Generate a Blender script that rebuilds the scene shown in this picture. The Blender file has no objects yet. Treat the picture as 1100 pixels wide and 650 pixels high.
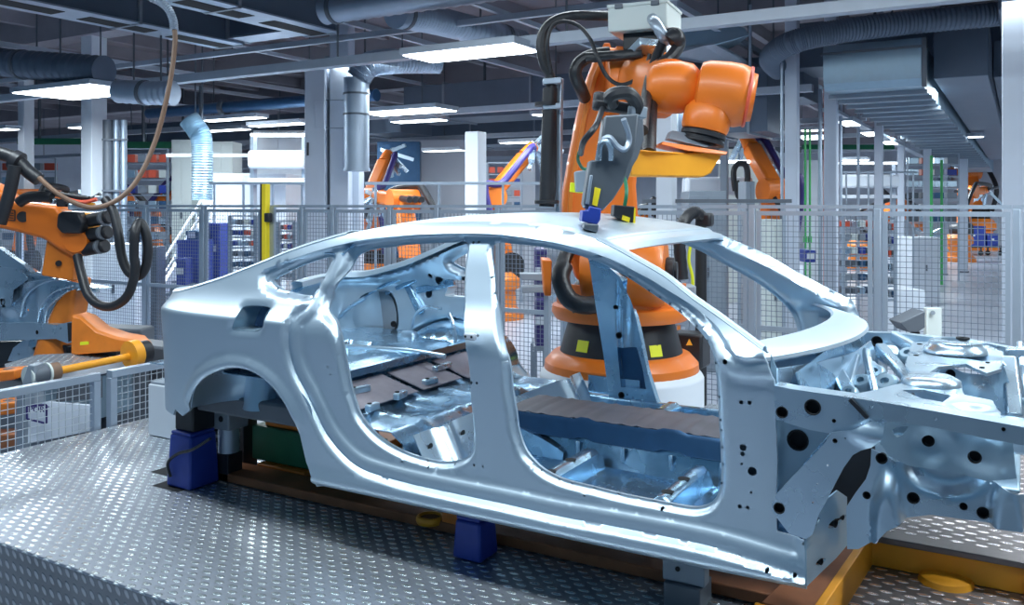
import bpy, bmesh, math, random
import numpy as np
from mathutils import Vector, Matrix, Quaternion
from mathutils.geometry import delaunay_2d_cdt
random.seed(7)
PI = math.pi
scene = bpy.context.scene
COL = scene.collection
V = Vector
# ------------------------------------------------------------------ camera
F = 935.0
CAMZ = 1.47
TH = math.atan2(546.0, 935.0)
FW = V((-math.sin(TH), math.cos(TH), 0)); RT = V((math.cos(TH), math.sin(TH), 0)); UP = V((0, 0, 1))
CAM = V((0, 0, CAMZ))
cd = bpy.data.cameras.new('camera'); cam = bpy.data.objects.new('camera', cd); COL.objects.link(cam)
cam.location = CAM; cam.rotation_euler = (PI / 2, 0, TH)
cd.sensor_width = 36; cd.lens = 36 * F / 1100; cd.shift_y = -105.0 / 1100; cd.clip_start = 0.05; cd.clip_end = 300
scene.camera = cam
def ray(px, py): return FW + RT * ((px - 550) / F) + UP * ((220 - py) / F)
def P(px, py, d): return CAM + ray(px, py) * d
def PY(px, py, Y): r = ray(px, py); return CAM + r * (Y / r.y)
def PX(px, py, X): r = ray(px, py); return CAM + r * (X / r.x)
def PZ(px, py, z): r = ray(px, py); return CAM + r * ((z - CAMZ) / r.z)
def XY(px, Y): return PY(px, 220, Y).x            # world x under pixel column px at distance line Y
# ------------------------------------------------------------------ materials
def mat(name, col, rough=0.5, metal=0.0, noise=0.0, nscale=8.0, bump=0.0, bscale=40.0, spec=0.5, coat=0.0, emit=None, estr=0.0, alpha=1.0, rvar=0.0):
    m = bpy.data.materials.new(name); m.use_nodes = True
    nt = m.node_tree; n = nt.nodes; L = nt.links; b = n['Principled BSDF']
    b.inputs['Base Color'].default_value = (*col, 1); b.inputs['Roughness'].default_value = rough
    b.inputs['Metallic'].default_value = metal; b.inputs['Specular IOR Level'].default_value = spec
    b.inputs['Coat Weight'].default_value = coat; b.inputs['Alpha'].default_value = alpha
    tc = n.new('ShaderNodeTexCoord')
    if noise or rvar:
        t = n.new('ShaderNodeTexNoise'); t.inputs['Scale'].default_value = nscale; t.inputs['Detail'].default_value = 4
        L.new(tc.outputs['Object'], t.inputs['Vector'])
        if noise:
            r = n.new('ShaderNodeMix'); r.data_type = 'RGBA'; r.blend_type = 'MIX'
            r.inputs['A'].default_value = (*[c * (1 - noise) for c in col], 1); r.inputs['B'].default_value = (*[min(1, c * (1 + noise)) for c in col], 1)
            L.new(t.outputs['Fac'], r.inputs['Factor']); L.new(r.outputs['Result'], b.inputs['Base Color'])
        if rvar:
            q = n.new('ShaderNodeMapRange'); q.inputs['From Min'].default_value = .3; q.inputs['From Max'].default_value = .7
            q.inputs['To Min'].default_value = max(.02, rough - rvar); q.inputs['To Max'].default_value = rough + rvar
            L.new(t.outputs['Fac'], q.inputs['Value']); L.new(q.outputs['Result'], b.inputs['Roughness'])
    if bump:
        t2 = n.new('ShaderNodeTexNoise'); t2.inputs['Scale'].default_value = bscale; L.new(tc.outputs['Object'], t2.inputs['Vector'])
        bp = n.new('ShaderNodeBump'); bp.inputs['Strength'].default_value = bump; bp.inputs['Distance'].default_value = .01
        L.new(t2.outputs['Fac'], bp.inputs['Height']); L.new(bp.outputs['Normal'], b.inputs['Normal'])
    if emit:
        b.inputs['Emission Color'].default_value = (*emit, 1); b.inputs['Emission Strength'].default_value = estr
    return m
def tread_mat(name, base, pitch=0.054, rough=0.38, dirt=0.25, hi=1.25):
    """checker plate: raised lozenges in staggered rows, worn bright on top"""
    m = bpy.data.materials.new(name); m.use_nodes = True
    nt = m.node_tree; n = nt.nodes; L = nt.links; b = n['Principled BSDF']
    tc = n.new('ShaderNodeTexCoord'); sp = n.new('ShaderNodeSeparateXYZ'); L.new(tc.outputs['UV'], sp.inputs[0])
    def M(op, a, bb=None, c=None):
        x = n.new('ShaderNodeMath'); x.operation = op
        for i, q in enumerate((a, bb, c)):
            if q is None: continue
            if isinstance(q, (int, float)): x.inputs[i].default_value = q
            else: L.new(q, x.inputs[i])
        return x.outputs[0]
    s = 1 / (pitch * math.sqrt(2))
    u = M('MULTIPLY', M('ADD', sp.outputs[0], sp.outputs[1]), s); v = M('MULTIPLY', M('SUBTRACT', sp.outputs[0], sp.outputs[1]), s)
    fu, fv = M('FLOOR', u), M('FLOOR', v)
    a = M('SUBTRACT', M('SUBTRACT', u, fu), .5); c = M('SUBTRACT', M('SUBTRACT', v, fv), .5)
    l = M('MULTIPLY', M('ADD', a, c), .7071); w = M('MULTIPLY', M('SUBTRACT', a, c), .7071)
    r = M('ADD', M('POWER', M('ABSOLUTE', M('DIVIDE', l, .46)), 2.0), M('POWER', M('ABSOLUTE', M('DIVIDE', w, .24)), 2.0))
    mr = n.new('ShaderNodeMapRange'); mr.interpolation_type = 'SMOOTHSTEP'
    mr.inputs['From Min'].default_value = 1.0; mr.inputs['From Max'].default_value = .35
    mr.inputs['To Min'].default_value = 0; mr.inputs['To Max'].default_value = 1; L.new(r, mr.inputs['Value'])
    bp = n.new('ShaderNodeBump'); bp.inputs['Strength'].default_value = 1.0; bp.inputs['Distance'].default_value = .006
    L.new(mr.outputs['Result'], bp.inputs['Height']); L.new(bp.outputs['Normal'], b.inputs['Normal'])
    t = n.new('ShaderNodeTexNoise'); t.inputs['Scale'].default_value = 2.2; t.inputs['Detail'].default_value = 6; L.new(tc.outputs['UV'], t.inputs['Vector'])
    mx = n.new('ShaderNodeMix'); mx.data_type = 'RGBA'
    mx.inputs['A'].default_value = (*[q * (1 - dirt) for q in base], 1); mx.inputs['B'].default_value = (*base, 1); L.new(t.outputs['Fac'], mx.inputs['Factor'])
    m2 = n.new('ShaderNodeMix'); m2.data_type = 'RGBA'; L.new(mr.outputs['Result'], m2.inputs['Factor'])
    L.new(mx.outputs['Result'], m2.inputs['A']); m2.inputs['B'].default_value = (*[min(1, q * hi) for q in base], 1)
    L.new(m2.outputs['Result'], b.inputs['Base Color'])
    rr = n.new('ShaderNodeMapRange'); rr.inputs['To Min'].default_value = rough + .1; rr.inputs['To Max'].default_value = rough - .12
    L.new(mr.outputs['Result'], rr.inputs['Value']); L.new(rr.outputs['Result'], b.inputs['Roughness'])
    b.inputs['Metallic'].default_value = .85
    return m
MT = {}
MT['steel'] = mat('galvanised_steel', (.52, .66, .78), .29, .82, rvar=.05, nscale=5)
MT['skin'] = mat('body_sheet_steel', (.56, .675, .775), .40, .75, rvar=.03, nscale=3)
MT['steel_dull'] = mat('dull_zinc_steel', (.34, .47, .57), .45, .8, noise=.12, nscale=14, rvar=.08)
MT['inner'] = mat('inner_sheet_steel', (.38, .58, .75), .24, .9, bump=.22, bscale=9, noise=.14, nscale=9, rvar=.08)
MT['tunnel'] = mat('navy_shade_and_paint', (.045, .12, .24), .35, .5, noise=.2, nscale=10)  # navy for shaded car recesses as well as real blue things
MT['floorpad'] = mat('brown_damping_mat', (.30, .27, .31), .6, .2, noise=.2, nscale=20)
MT['orange'] = mat('orange_paint', (.80, .19, .018), .40, 0, noise=.08, nscale=5, coat=.1)
MT['orange_d'] = mat('orange_worn_paint', (.72, .20, .02), .45, 0, noise=.25, nscale=7)
MT['amber'] = mat('amber_paint', (.95, .37, .02), .42, 0, noise=.15, nscale=6)
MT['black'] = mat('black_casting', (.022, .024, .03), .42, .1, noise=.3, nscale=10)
MT['rubber'] = mat('black_rubber', (.018, .02, .025), .42, 0, bump=.2, bscale=60)
MT['hole'] = mat('dark_recess', (.01, .012, .016), .8)  # near-black that paints the shade inside holes and slots
MT['grey'] = mat('grey_paint', (.26, .31, .37), .45, .1, noise=.06)
MT['tool'] = mat('dark_tool_grey', (.12, .14, .165), .42, .3, noise=.15)
MT['grey_d'] = mat('dark_grey_paint', (.12, .14, .17), .5, .2, noise=.15)
MT['white'] = mat('white_paint', (.66, .71, .78), .45, 0, noise=.04, nscale=3)
MT['whitebox'] = mat('pale_grey_enclosure', (.66, .72, .70), .42, 0, noise=.03)
MT['concrete'] = mat('painted_concrete', (.54, .60, .70), .7, 0, noise=.08, nscale=2.5)
MT['alu'] = mat('aluminium_profile', (.40, .47, .56), .38, .6, noise=.05)
MT['mesh'] = mat('zinc_wire', (.22, .27, .34), .45, .55)
MT['tunneltop'] = mat('brown_grey_sheet', (.15, .145, .17), .5, .3, noise=.25, nscale=8)  # brown-grey, darker than the floor sheet around it
MT['mesh_l'] = mat('pale_wire', (.50, .56, .62), .45, .3)
MT['blue'] = mat('blue_paint', (.02, .05, .33), .42, 0, noise=.25, nscale=9)
MT['green'] = mat('green_paint', (.01, .16, .075), .45, 0, noise=.3, nscale=9)
MT['yellow'] = mat('yellow_paint', (.92, .72, .02), .45, 0, noise=.05)
MT['sticker'] = mat('yellow_sticker', (.82, .86, .02), .5)
MT['red'] = mat('red_paint', (.70, .10, .05), .45)
MT['purple'] = mat('violet_hose', (.04, .03, .17), .4)
MT['brownhose'] = mat('brown_hose', (.20, .12, .08), .5, 0, noise=.2)
MT['ductdark'] = mat('dark_duct_sheet', (.12, .16, .22), .5, .3, noise=.12, nscale=3)
MT['duct'] = mat('spiral_duct_steel', (.42, .50, .60), .46, .8, noise=.1, nscale=6)
MT['beam'] = mat('grey_channel', (.44, .50, .58), .5, .3, noise=.08)
MT['ceil'] = mat('dark_ceiling', (.24, .22, .25), .8, 0, noise=.3, nscale=.8)
MT['ceilbeam'] = mat('ceiling_beam_concrete', (.30, .29, .33), .8, 0, noise=.2, nscale=2)
MT['hallfloor'] = mat('hall_floor_coating', (.42, .46, .55), .30, 0, noise=.08, nscale=1.5)
MT['glowing'] = mat('lamp_diffuser', (.9, .9, .9), .5, emit=(.86, .94, 1.0), estr=9.0)
MT['glow_far'] = mat('far_lamp_diffuser', (.9, .9, .9), .5, emit=(.88, .95, 1.0), estr=5.0)
MT['tread'] = tread_mat('tread_plate', (.46, .50, .57), hi=2.0)
MT['tread_d'] = tread_mat('worn_tread_plate', (.30, .27, .27), hi=2.8, dirt=.35, pitch=.060)
MT['tread_k'] = tread_mat('grimy_tread_plate', (.42, .43, .45), hi=1.2, dirt=.5, rough=.5)
MT['rust'] = mat('worn_orange_floor', (.33, .12, .05), .5, .2, noise=.5, nscale=7)
# ------------------------------------------------------------------ mesh collector
class MB:
    def __init__(s): s.v = []; s.f = []
    def add(s, vs, fs):
        o = len(s.v); s.v += [tuple(x) for x in vs]; s.f += [tuple(i + o for i in f) for f in fs]; return s
    def box(s, c, size, rot=None, taper=1.0):
        hx, hy, hz = size[0] / 2, size[1] / 2, size[2] / 2
        vs = [V((sx * hx * (taper if sz > 0 else 1), sy * hy * (taper if sz > 0 else 1), sz * hz)) for sz in (-1, 1) for sx, sy in ((-1, -1), (1, -1), (1, 1), (-1, 1))]
        R = rot if rot is not None else Matrix.Identity(3)
        c = V(c)
        return s.add([R @ q + c for q in vs], [(3, 2, 1, 0), (4, 5, 6, 7), (0, 1, 5, 4), (1, 2, 6, 5), (2, 3, 7, 6), (3, 0, 4, 7)])
    def bx(s, x0, x1, y0, y1, z0, z1): return s.box(((x0 + x1) / 2, (y0 + y1) / 2, (z0 + z1) / 2), (abs(x1 - x0), abs(y1 - y0), abs(z1 - z0)))
    def bar(s, a, b, w, h, up=None):
        """rectangular bar from a to b, w sideways, h along up"""
        a, b = V(a), V(b); d = (b - a); L = d.length; z = d.normalized()
        u = V(up) if up is not None else (V((0, 0, 1)) if abs(z.z) < .95 else V((1, 0, 0)))
        x = u.cross(z).normalized(); y = z.cross(x)
        R = Matrix((x, y, z)).transposed()
        return s.box((a + b) / 2, (w, h, L), R)
    def cyl(s, a, b, r, r2=None, n=20, cap=True):
        a, b = V(a), V(b); r2 = r if r2 is None else r2
        z = (b - a).normalized(); x = z.orthogonal().normalized(); y = z.cross(x)
        ring = lambda c, q: [c + x * (q * math.cos(2 * PI * k / n)) + y * (q * math.sin(2 * PI * k / n)) for k in range(n)]
        vs = ring(a, r) + ring(b, r2)
        fs = [(k, (k + 1) % n, n + (k + 1) % n, n + k) for k in range(n)]
        if cap: fs += [tuple(reversed(range(n))), tuple(range(n, 2 * n))]
        return s.add(vs, fs)
    def lathe(s, prof, o=(0, 0, 0), axis=(0, 0, 1), n=32, cap=True):
        """prof: list of (r, h) along axis"""
        o = V(o); z = V(axis).normalized(); x = z.orthogonal().normalized(); y = z.cross(x)
        vs = []
        for r, h in prof: vs += [o + z * h + x * (r * math.cos(2 * PI * k / n)) + y * (r * math.sin(2 * PI * k / n)) for k in range(n)]
        fs = []
        for i in range(len(prof) - 1):
            fs += [(i * n + k, i * n + (k + 1) % n, (i + 1) * n + (k + 1) % n, (i + 1) * n + k) for k in range(n)]
        if cap: fs += [tuple(reversed(range(n))), tuple(range((len(prof) - 1) * n, len(prof) * n))]
        return s.add(vs, fs)
    def tube(s, pts, r, n=10, rs=None, ripple=None):
        pts = [V(p) for p in pts]; N = len(pts)
        T = [(pts[min(i + 1, N - 1)] - pts[max(i - 1, 0)]).normalized() for i in range(N)]
        x = T[0].orthogonal().normalized(); vs = []
        for i in range(N):
            x = (x - T[i] * x.dot(T[i]));
            if x.length < 1e-6: x = T[i].orthogonal()
            x.normalize(); y = T[i].cross(x)
            q = (rs[i] if rs else r) * (ripple if (ripple and i % 2) else 1)
            vs += [pts[i] + x * (q * math.cos(2 * PI * k / n)) + y * (q * math.sin(2 * PI * k / n)) for k in range(n)]
        fs = [(i * n + k, i * n + (k + 1) % n, (i + 1) * n + (k + 1) % n, (i + 1) * n + k) for i in range(N - 1) for k in range(n)]
        fs += [tuple(reversed(range(n))), tuple(range((N - 1) * n, N * n))]
        return s.add(vs, fs)
    def prism(s, poly, off):
        """closed 3D polygon swept by vector off"""
        n = len(poly); poly = [V(p) for p in poly]; off = V(off)
        nrm = sum(((poly[i] - poly[0]).cross(poly[(i + 1) % n] - poly[0]) for i in range(n)), V((0, 0, 0)))
        if nrm.dot(off) > 0: poly = poly[::-1]
        vs = poly + [p + off for p in poly]
        fs = [tuple(range(n)), tuple(reversed(range(n, 2 * n)))] + [((i + 1) % n, i, n + i, n + (i + 1) % n) for i in range(n)]
        return s.add(vs, fs)
    def grid(s, rows, closed=False):
        m = len(rows[0]); vs = [p for r in rows for p in r]; fs = []
        for i in range(len(rows) - 1):
            for k in range(m if closed else m - 1): fs.append((i * m + k, i * m + (k + 1) % m, (i + 1) * m + (k + 1) % m, (i + 1) * m + k))
        return s.add(vs, fs)
    def build(s, name, m, parent=None, bevel=0.0, smooth=30, solid=0.0, seg=2, weld=0.0, soff=-1.0, origin=None, subd=0, fmat=None):
        me = bpy.data.meshes.new(name)
        org = V(origin) if origin is not None else None
        if org is None and parent is None and s.v:
            a = np.array(s.v); org = V(((a[:, 0].min() + a[:, 0].max()) / 2, (a[:, 1].min() + a[:, 1].max()) / 2, a[:, 2].min()))
        if org is None: org = V((0, 0, 0))
        if parent is not None:
            org = V((0, 0, 0)); q = parent
            while q is not None: org = org + q.location; q = q.parent
        base = org
        vs = [(v[0] - base.x, v[1] - base.y, v[2] - base.z) for v in s.v]
        me.from_pydata(vs, [], s.f); me.validate()
        if fmat: me.polygons.foreach_set('material_index', fmat)
        if weld:
            bm = bmesh.new(); bm.from_mesh(me); bmesh.ops.remove_doubles(bm, verts=bm.verts, dist=weld)
            bmesh.ops.recalc_face_normals(bm, faces=bm.faces); bm.to_mesh(me); bm.free()
        if solid:
            bm = bmesh.new(); bm.from_mesh(me); bmesh.ops.solidify(bm, geom=list(bm.faces), thickness=solid if soff < 0 else -solid)
            bm.normal_update(); bm.to_mesh(me); bm.free()
        mm = MT[m] if isinstance(m, str) else m
        me.materials.append(mm)
        if fmat: me.materials.append(mm)
        o = bpy.data.objects.new(name, me); COL.objects.link(o)
        if parent is not None: o.parent = parent
        o.location = base if parent is None else (0, 0, 0)
        if smooth:
            me.shade_smooth(); me.set_sharp_from_angle(angle=math.radians(smooth))
        if fmat:
            bm = bmesh.new(); bm.from_mesh(me)
            for e in bm.edges:
                if len(e.link_faces) == 2 and e.link_faces[0].material_index != e.link_faces[1].material_index: e.smooth = False
            for f in bm.faces: f.material_index = 0
            bm.to_mesh(me); bm.free(); me.materials.pop(index=1)
        if bevel:
            q = o.modifiers.new('bevel', 'BEVEL'); q.width = bevel; q.segments = seg; q.limit_method = 'ANGLE'; q.angle_limit = math.radians(40)
        if subd:
            q = o.modifiers.new('subdivision', 'SUBSURF'); q.levels = subd; q.render_levels = subd
        return o
    # world-coordinates -> thing-local coordinates
    def local(s, root):
        s.v = [tuple(V(v) - root.location) for v in s.v]; return s
def tag(o, label=None, cat=None, group=None, kind=None):
    if label: o['label'] = label
    if cat: o['category'] = cat
    if group: o['group'] = group
    if kind: o['kind'] = kind
    return o
def thing(name, label, cat, loc=(0, 0, 0), rz=0.0, group=None):
    o = bpy.data.objects.new(name, None); COL.objects.link(o); o.location = loc; o.rotation_euler = (0, 0, rz); o.empty_display_size = .1
    return tag(o, label, cat, group)
def copy_tree(o, parent=None):
    c = o.copy(); COL.objects.link(c)
    if parent is not None: c.parent = parent
    for ch in [q for q in o.children]: copy_tree(ch, c)
    return c
def dup(root, loc, rz, label, group=None):
    c = copy_tree(root); c.location = loc; c.rotation_euler = (0, 0, rz); c['label'] = label
    if group: c['group'] = group
    return c
def spline(pts, n=8, closed=False):
    """Catmull-Rom through points"""
    pts = [V(p) for p in pts]; N = len(pts); out = []
    for i in range(N if closed else N - 1):
        if closed: a, b, c, d = pts[i - 1], pts[i], pts[(i + 1) % N], pts[(i + 2) % N]
        else: a, b, c, d = pts[max(i - 1, 0)], pts[i], pts[i + 1], pts[min(i + 2, N - 1)]
        for k in range(n):
            t = k / n
            out.append(.5 * ((2 * b) + (c - a) * t + (2 * a - 5 * b + 4 * c - d) * t * t + (3 * b - a - 3 * c + d) * t ** 3))
    if not closed: out.append(pts[-1])
    return out
def S(x): x = np.clip(x, 0, 1); return x * x * (3 - 2 * x)
def seg_dist(Pn, poly, closed=True):
    """distance of points (n,2) to polyline"""
    A = np.asarray(poly, float); B = np.roll(A, -1, 0)
    if not closed: A = A[:-1]; B = B[:-1]
    out = np.full(len(Pn), 1e9)
    for a, b in zip(A, B):
        ab = b - a; L = (ab * ab).sum()
        t = np.clip(((Pn - a) @ ab) / max(L, 1e-12), 0, 1)
        out = np.minimum(out, np.hypot(*(Pn - a - t[:, None] * ab).T))
    return out
def inside(Pn, poly):
    A = np.asarray(poly, float); B = np.roll(A, -1, 0); x, y = Pn[:, 0], Pn[:, 1]; r = np.zeros(len(Pn), bool)
    for (x0, y0), (x1, y1) in zip(A, B):
        if y0 == y1: continue
        c = ((y0 > y) != (y1 > y)) & (x < (x1 - x0) * (y - y0) / (y1 - y0) + x0); r ^= c
    return r
def densify(poly, step, closed=True):
    out = []; N = len(poly)
    for i in range(N if closed else N - 1):
        a = np.array(poly[i], float); b = np.array(poly[(i + 1) % N], float); k = max(1, int(round(np.hypot(*(b - a)) / step)))
        out += [tuple(a + (b - a) * j / k) for j in range(k)]
    if not closed: out.append(tuple(poly[-1]))
    return out
def circ(c, r, n=12): return [(c[0] + r * math.cos(2 * PI * k / n), c[1] + r * math.sin(2 * PI * k / n)) for k in range(n)]
def cdt(outer, holes, step, lines=()):
    """triangulate outer minus holes (2D loops already dense); lines: dense open polylines to follow.  Returns pts (n,2), tris"""
    allv, edges = [], []
    loops = [outer] + list(holes)
    for l in loops:
        o = len(allv); allv += [tuple(p) for p in l]; edges += [(o + i, o + (i + 1) % len(l)) for i in range(len(l))]
    fix = np.array(allv)
    op = np.array(outer); x0, y0 = op.min(0); x1, y1 = op.max(0)
    extra = []
    if lines:
        lp = np.array([p for l in lines for p in l]); ok = inside(lp, outer)
        for h in holes: ok &= ~inside(lp, h)
        lp = lp[ok]
        if len(lp):
            d = np.array([np.hypot(*(fix - p).T).min() for p in lp]); lp = lp[d > .004]
            extra.append(lp)
    gx = np.arange(x0 + step / 2, x1, step); gy = np.arange(y0 + step / 2, y1, step * .866)
    g = np.array([(x + (step / 2 if j % 2 else 0), y) for j, y in enumerate(gy) for x in gx])
    if len(g):
        ok = inside(g, outer)
        for h in holes: ok &= ~inside(g, h)
        g = g[ok]
        ref = np.vstack([fix] + extra)
        if len(g):
            keep = np.ones(len(g), bool)
            for i in range(0, len(g), 400):
                q = g[i:i + 400]; dd = np.hypot(q[:, None, 0] - ref[None, :, 0], q[:, None, 1] - ref[None, :, 1]).min(1); keep[i:i + 400] = dd > step * .45
            extra.append(g[keep])
    pts = np.vstack([fix] + extra) if extra else fix
    vv, ee, ff, *_ = delaunay_2d_cdt([V(p) for p in pts], edges, [], 0, 1e-6)
    P2 = np.array([(p[0], p[1]) for p in vv]); T = np.array([f for f in ff if len(f) == 3])
    c = P2[T].mean(1); ok = inside(c, outer)
    for h in holes: ok &= ~inside(c, h)
    return P2, T[ok]
def sheet(name, px_outline, plane, m, parent, holes=(), bumps=(), step=.035, thick=.004, smooth_outline=0, normal=None, fn=None, lin=True, dens=.02):
    """Stamped sheet-metal part: outline given as seen from the camera, put on its own plane in the place.
    plane: ('Y', y0, slope_x, slope_z) -> y = y0+sx*x+sz*z ; ('X', x0) ; ('Z', z0).  bumps: (px,py,rx,ry,h) domes in metres."""
    k = plane[0]
    if k == 'Y':
        y0 = plane[1]; sx = plane[2] if len(plane) > 2 else 0; sz = plane[3] if len(plane) > 3 else 0
        def hit(px, py): r = ray(px, py); t = (y0 + sz * CAMZ) / (r.y - sx * r.x - sz * r.z); return CAM + r * t
        to2 = lambda p: (p.x, p.z); to3 = lambda u, w, h: V((u, y0 + sx * u + sz * w - h, w))
    elif k == 'X':
        x0 = plane[1]; hit = lambda px, py: PX(px, py, x0); to2 = lambda p: (p.y, p.z); to3 = lambda u, w, h: V((x0 + h, u, w))
    else:
        z0 = plane[1]; hit = lambda px, py: PZ(px, py, z0); to2 = lambda p: (p.x, p.y); to3 = lambda u, w, h: V((u, w, z0 + h))
    o2 = [to2(hit(*p)) for p in px_outline]
    if smooth_outline: o2 = [(p.x, p.y) for p in spline([V((a, b, 0)) for a, b in o2], smooth_outline, True)]
    o2 = densify(o2, dens)
    hs = []
    for h in holes:
        if isinstance(h[0], (int, float)):
            c = to2(hit(h[0], h[1])); r = abs(h[2]) * (hit(h[0], h[1]) - CAM).dot(FW) / F
            hs.append(circ(c, r, 16))
        else:
            hs.append(densify([to2(hit(*p)) for p in h], dens))
    P2, T = cdt(o2, hs, step)
    h = np.zeros(len(P2))
    for bq in bumps:
        bx, by, rx, ry, hh = bq[:5]; kk = bq[5] if len(bq) > 5 else 1.1
        c = to2(hit(bx, by)); q = np.sqrt(((P2[:, 0] - c[0]) / rx) ** 2 + ((P2[:, 1] - c[1]) / ry) ** 2); h += hh * S(((1.45 if kk == 1.1 else 1.0 + kk / 2) - q) / kk)
    if fn is not None: h += fn(P2)
    mb = MB(); mb.add([to3(P2[i, 0], P2[i, 1], h[i]) for i in range(len(P2))], [tuple(int(q) for q in t) for t in T])
    # orient towards camera
    c3 = V(mb.v[T[0][0]]), V(mb.v[T[0][1]]), V(mb.v[T[0][2]])
    if (c3[1] - c3[0]).cross(c3[2] - c3[0]).dot(CAM - c3[0]) < 0: mb.f = [f[::-1] for f in mb.f]
    o = mb.build(name, m, parent, smooth=52, solid=thick)
    if lin:
        for hq in holes:
            if not isinstance(hq[0], (int, float)) or hq[2] < 1.7: continue
            c = hit(hq[0], hq[1]); r = hq[2] * (c - CAM).dot(FW) / F; u2 = to2(c)
            e0, e1, e2 = to3(u2[0], u2[1], 0), to3(u2[0] + .01, u2[1], 0), to3(u2[0], u2[1] + .01, 0)
            nn = (e1 - e0).cross(e2 - e0).normalized()
            if nn.dot(CAM - e0) < 0: nn = -nn
            j = int(np.argmin(np.hypot(P2[:, 0] - u2[0], P2[:, 1] - u2[1]))); c0 = to3(u2[0], u2[1], h[j])
            MB().lathe([(r * 1.0, -.001), (r * 1.16, .0015), (r * 1.14, .003), (r * .98, .003), (r * .93, -.004), (r * .93, -.022), (0, -.022)], c0, nn, n=18, cap=False).build('hole_shade_cup', 'hole', o, smooth=40)  # near-black cup paints the dark hollow behind each hole
    return o

def uv_planar(o, rot=0.0):
    me = o.data; uv = me.uv_layers.new(name='UVMap'); c, s_ = math.cos(rot), math.sin(rot)
    for p in me.polygons:
        n = p.normal
        for li in p.loop_indices:
            q = me.vertices[me.loops[li].vertex_index].co
            a = (q.x, q.y) if abs(n.z) > .6 else ((q.x, q.z) if abs(n.y) > abs(n.x) else (q.y, q.z))
            uv.data[li].uv = (a[0] * c - a[1] * s_, a[0] * s_ + a[1] * c)
    return o
# =================================================================== CAR BODY (body-in-white)
YC = 3.75                                   # centre line of the body
car = thing('car_body', 'bare silver sheet-steel car body without doors standing on the tread plate deck', 'car body', (-2.0, YC, 0.24))
plan = spline([V(p + (0,)) for p in ((.4, 2.85), (-.3, 2.83), (-.8, 2.815), (-1.4, 2.81), (-2.2, 2.81), (-2.85, 2.812), (-3.25, 2.818), (-3.50, 2.84), (-3.68, 2.878), (-3.80, 2.94), (-3.885, 3.04), (-3.94, 3.20), (-3.97, 3.42))], 16)
plan = np.array([(p.x, p.y) for p in plan]); plan_s = np.concatenate([[0], np.cumsum(np.hypot(*np.diff(plan, axis=0).T))])
S_END = plan_s[-1]
TUM = np.array([(.17, .12), (.234, .075), (.247, .045), (.267, .022), (.287, .016), (.307, .024), (.33, .030), (.50, .026), (.65, .021), (.80, .013), (.925, .002), (.943, .002), (.955, .014), (.98, .046), (1.02, .080), (1.06, .106), (1.15, .150), (1.25, .195), (1.32, .230), (1.37, .264), (1.40, .30), (1.43, .36), (1.5, .5)])
_zz = np.arange(.10, 1.60, .002); _tt = np.interp(_zz, TUM[:, 0], TUM[:, 1])
def _sm(a, n): k = np.hanning(n + 2)[1:-1]; k /= k.sum(); return np.convolve(np.pad(a, n, mode='edge'), k, 'same')[n:-n]
_t1, _t2 = _sm(_tt, 9), _sm(_tt, 41); _t1 = np.where(_zz < .36, _sm(_tt, 15), _t1); _wz = S((_zz - .97) / .05) + S((.60 - _zz) / .1) * S((_zz - .36) / .04); _tt = _t1 * (1 - _wz) + _t2 * _wz
tum = lambda z: np.interp(z, _zz, _tt); _ts = _sm(_tt, 121)
dtum = lambda z: np.interp(z, _zz, _ts - _tt) * S((z - .62) / .15) * S((1.22 - z) / .12)
def side3(s, z): return np.interp(s, plan_s, plan[:, 0]), np.interp(s, plan_s, plan[:, 1]) + tum(z)
def side_hit(px, py):
    z = 1.0; s_smp = np.linspace(0, S_END, 1500); t = (px - 550) / F
    for _ in range(12):
        x, y = side3(s_smp, np.full_like(s_smp, z)); d = x * FW.x + y * FW.y; l = x * RT.x + y * RT.y
        g = l / d - t; i = np.where((g[:-1] >= 0) & (g[1:] < 0))[0]
        if len(i) == 0: i = [int(np.argmin(np.abs(g)))]
        i = i[0]; z2 = CAMZ - (py - 220) / F * d[i]; z = z * .3 + z2 * .7
    a = g[i] / (g[i] - g[i + 1]) if i + 1 < len(g) and g[i] != g[i + 1] else 0
    return (s_smp[i] + a * (s_smp[1] - s_smp[0]), z)
def trace(pts): return [side_hit(*p) for p in pts]
def sm(poly, n=5, closed=True): return [(p.x, p.y) for p in spline([V((a, b, 0)) for a, b in poly], n, closed)]
# --- traced openings of the near side
O_front = sm(trace([(521.5, 264), (545, 263.5), (570, 266), (591, 270), (614, 276.5), (637, 285), (659, 296.5), (680, 310), (705, 327), (732, 345), (749, 363), (757, 384), (762, 414), (764, 450), (766, 487), (767, 515), (765, 534), (757, 547), (745, 552), (732, 552), (695, 545), (662, 538.5), (628, 530), (600, 523), (583, 516), (569, 507), (554, 490), (546, 468), (543, 447), (539, 423), (533.5, 386), (526, 333), (523, 295)]), 4)
O_rear = sm(trace([(375, 273), (412, 265.5), (449, 262.5), (475, 261.5), (494, 262), (491, 294), (489.5, 338), (492, 385), (496, 440), (497, 478), (494.5, 491), (486, 498), (473, 501.5), (457, 501), (431, 494), (409, 484), (390, 470), (375, 452), (369, 437), (363, 416), (357, 385), (353, 367), (346, 350), (340, 334), (348, 315), (362, 292)]), 4)
O_qtr = sm(trace([(288, 301), (305, 291.5), (325, 283), (346, 276.5), (351.5, 278), (349, 283), (338.5, 303), (330.5, 317), (325, 318.5), (311, 316.5), (298, 312.5), (290, 307)]), 4)
O_fuel = sm(trace([(247, 352), (250, 343), (257, 331.5), (264, 328.5), (277, 328.5), (288, 330.5), (287, 336), (281, 350), (275, 356.5), (264, 356.5), (250, 355.5)]), 3)
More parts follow.
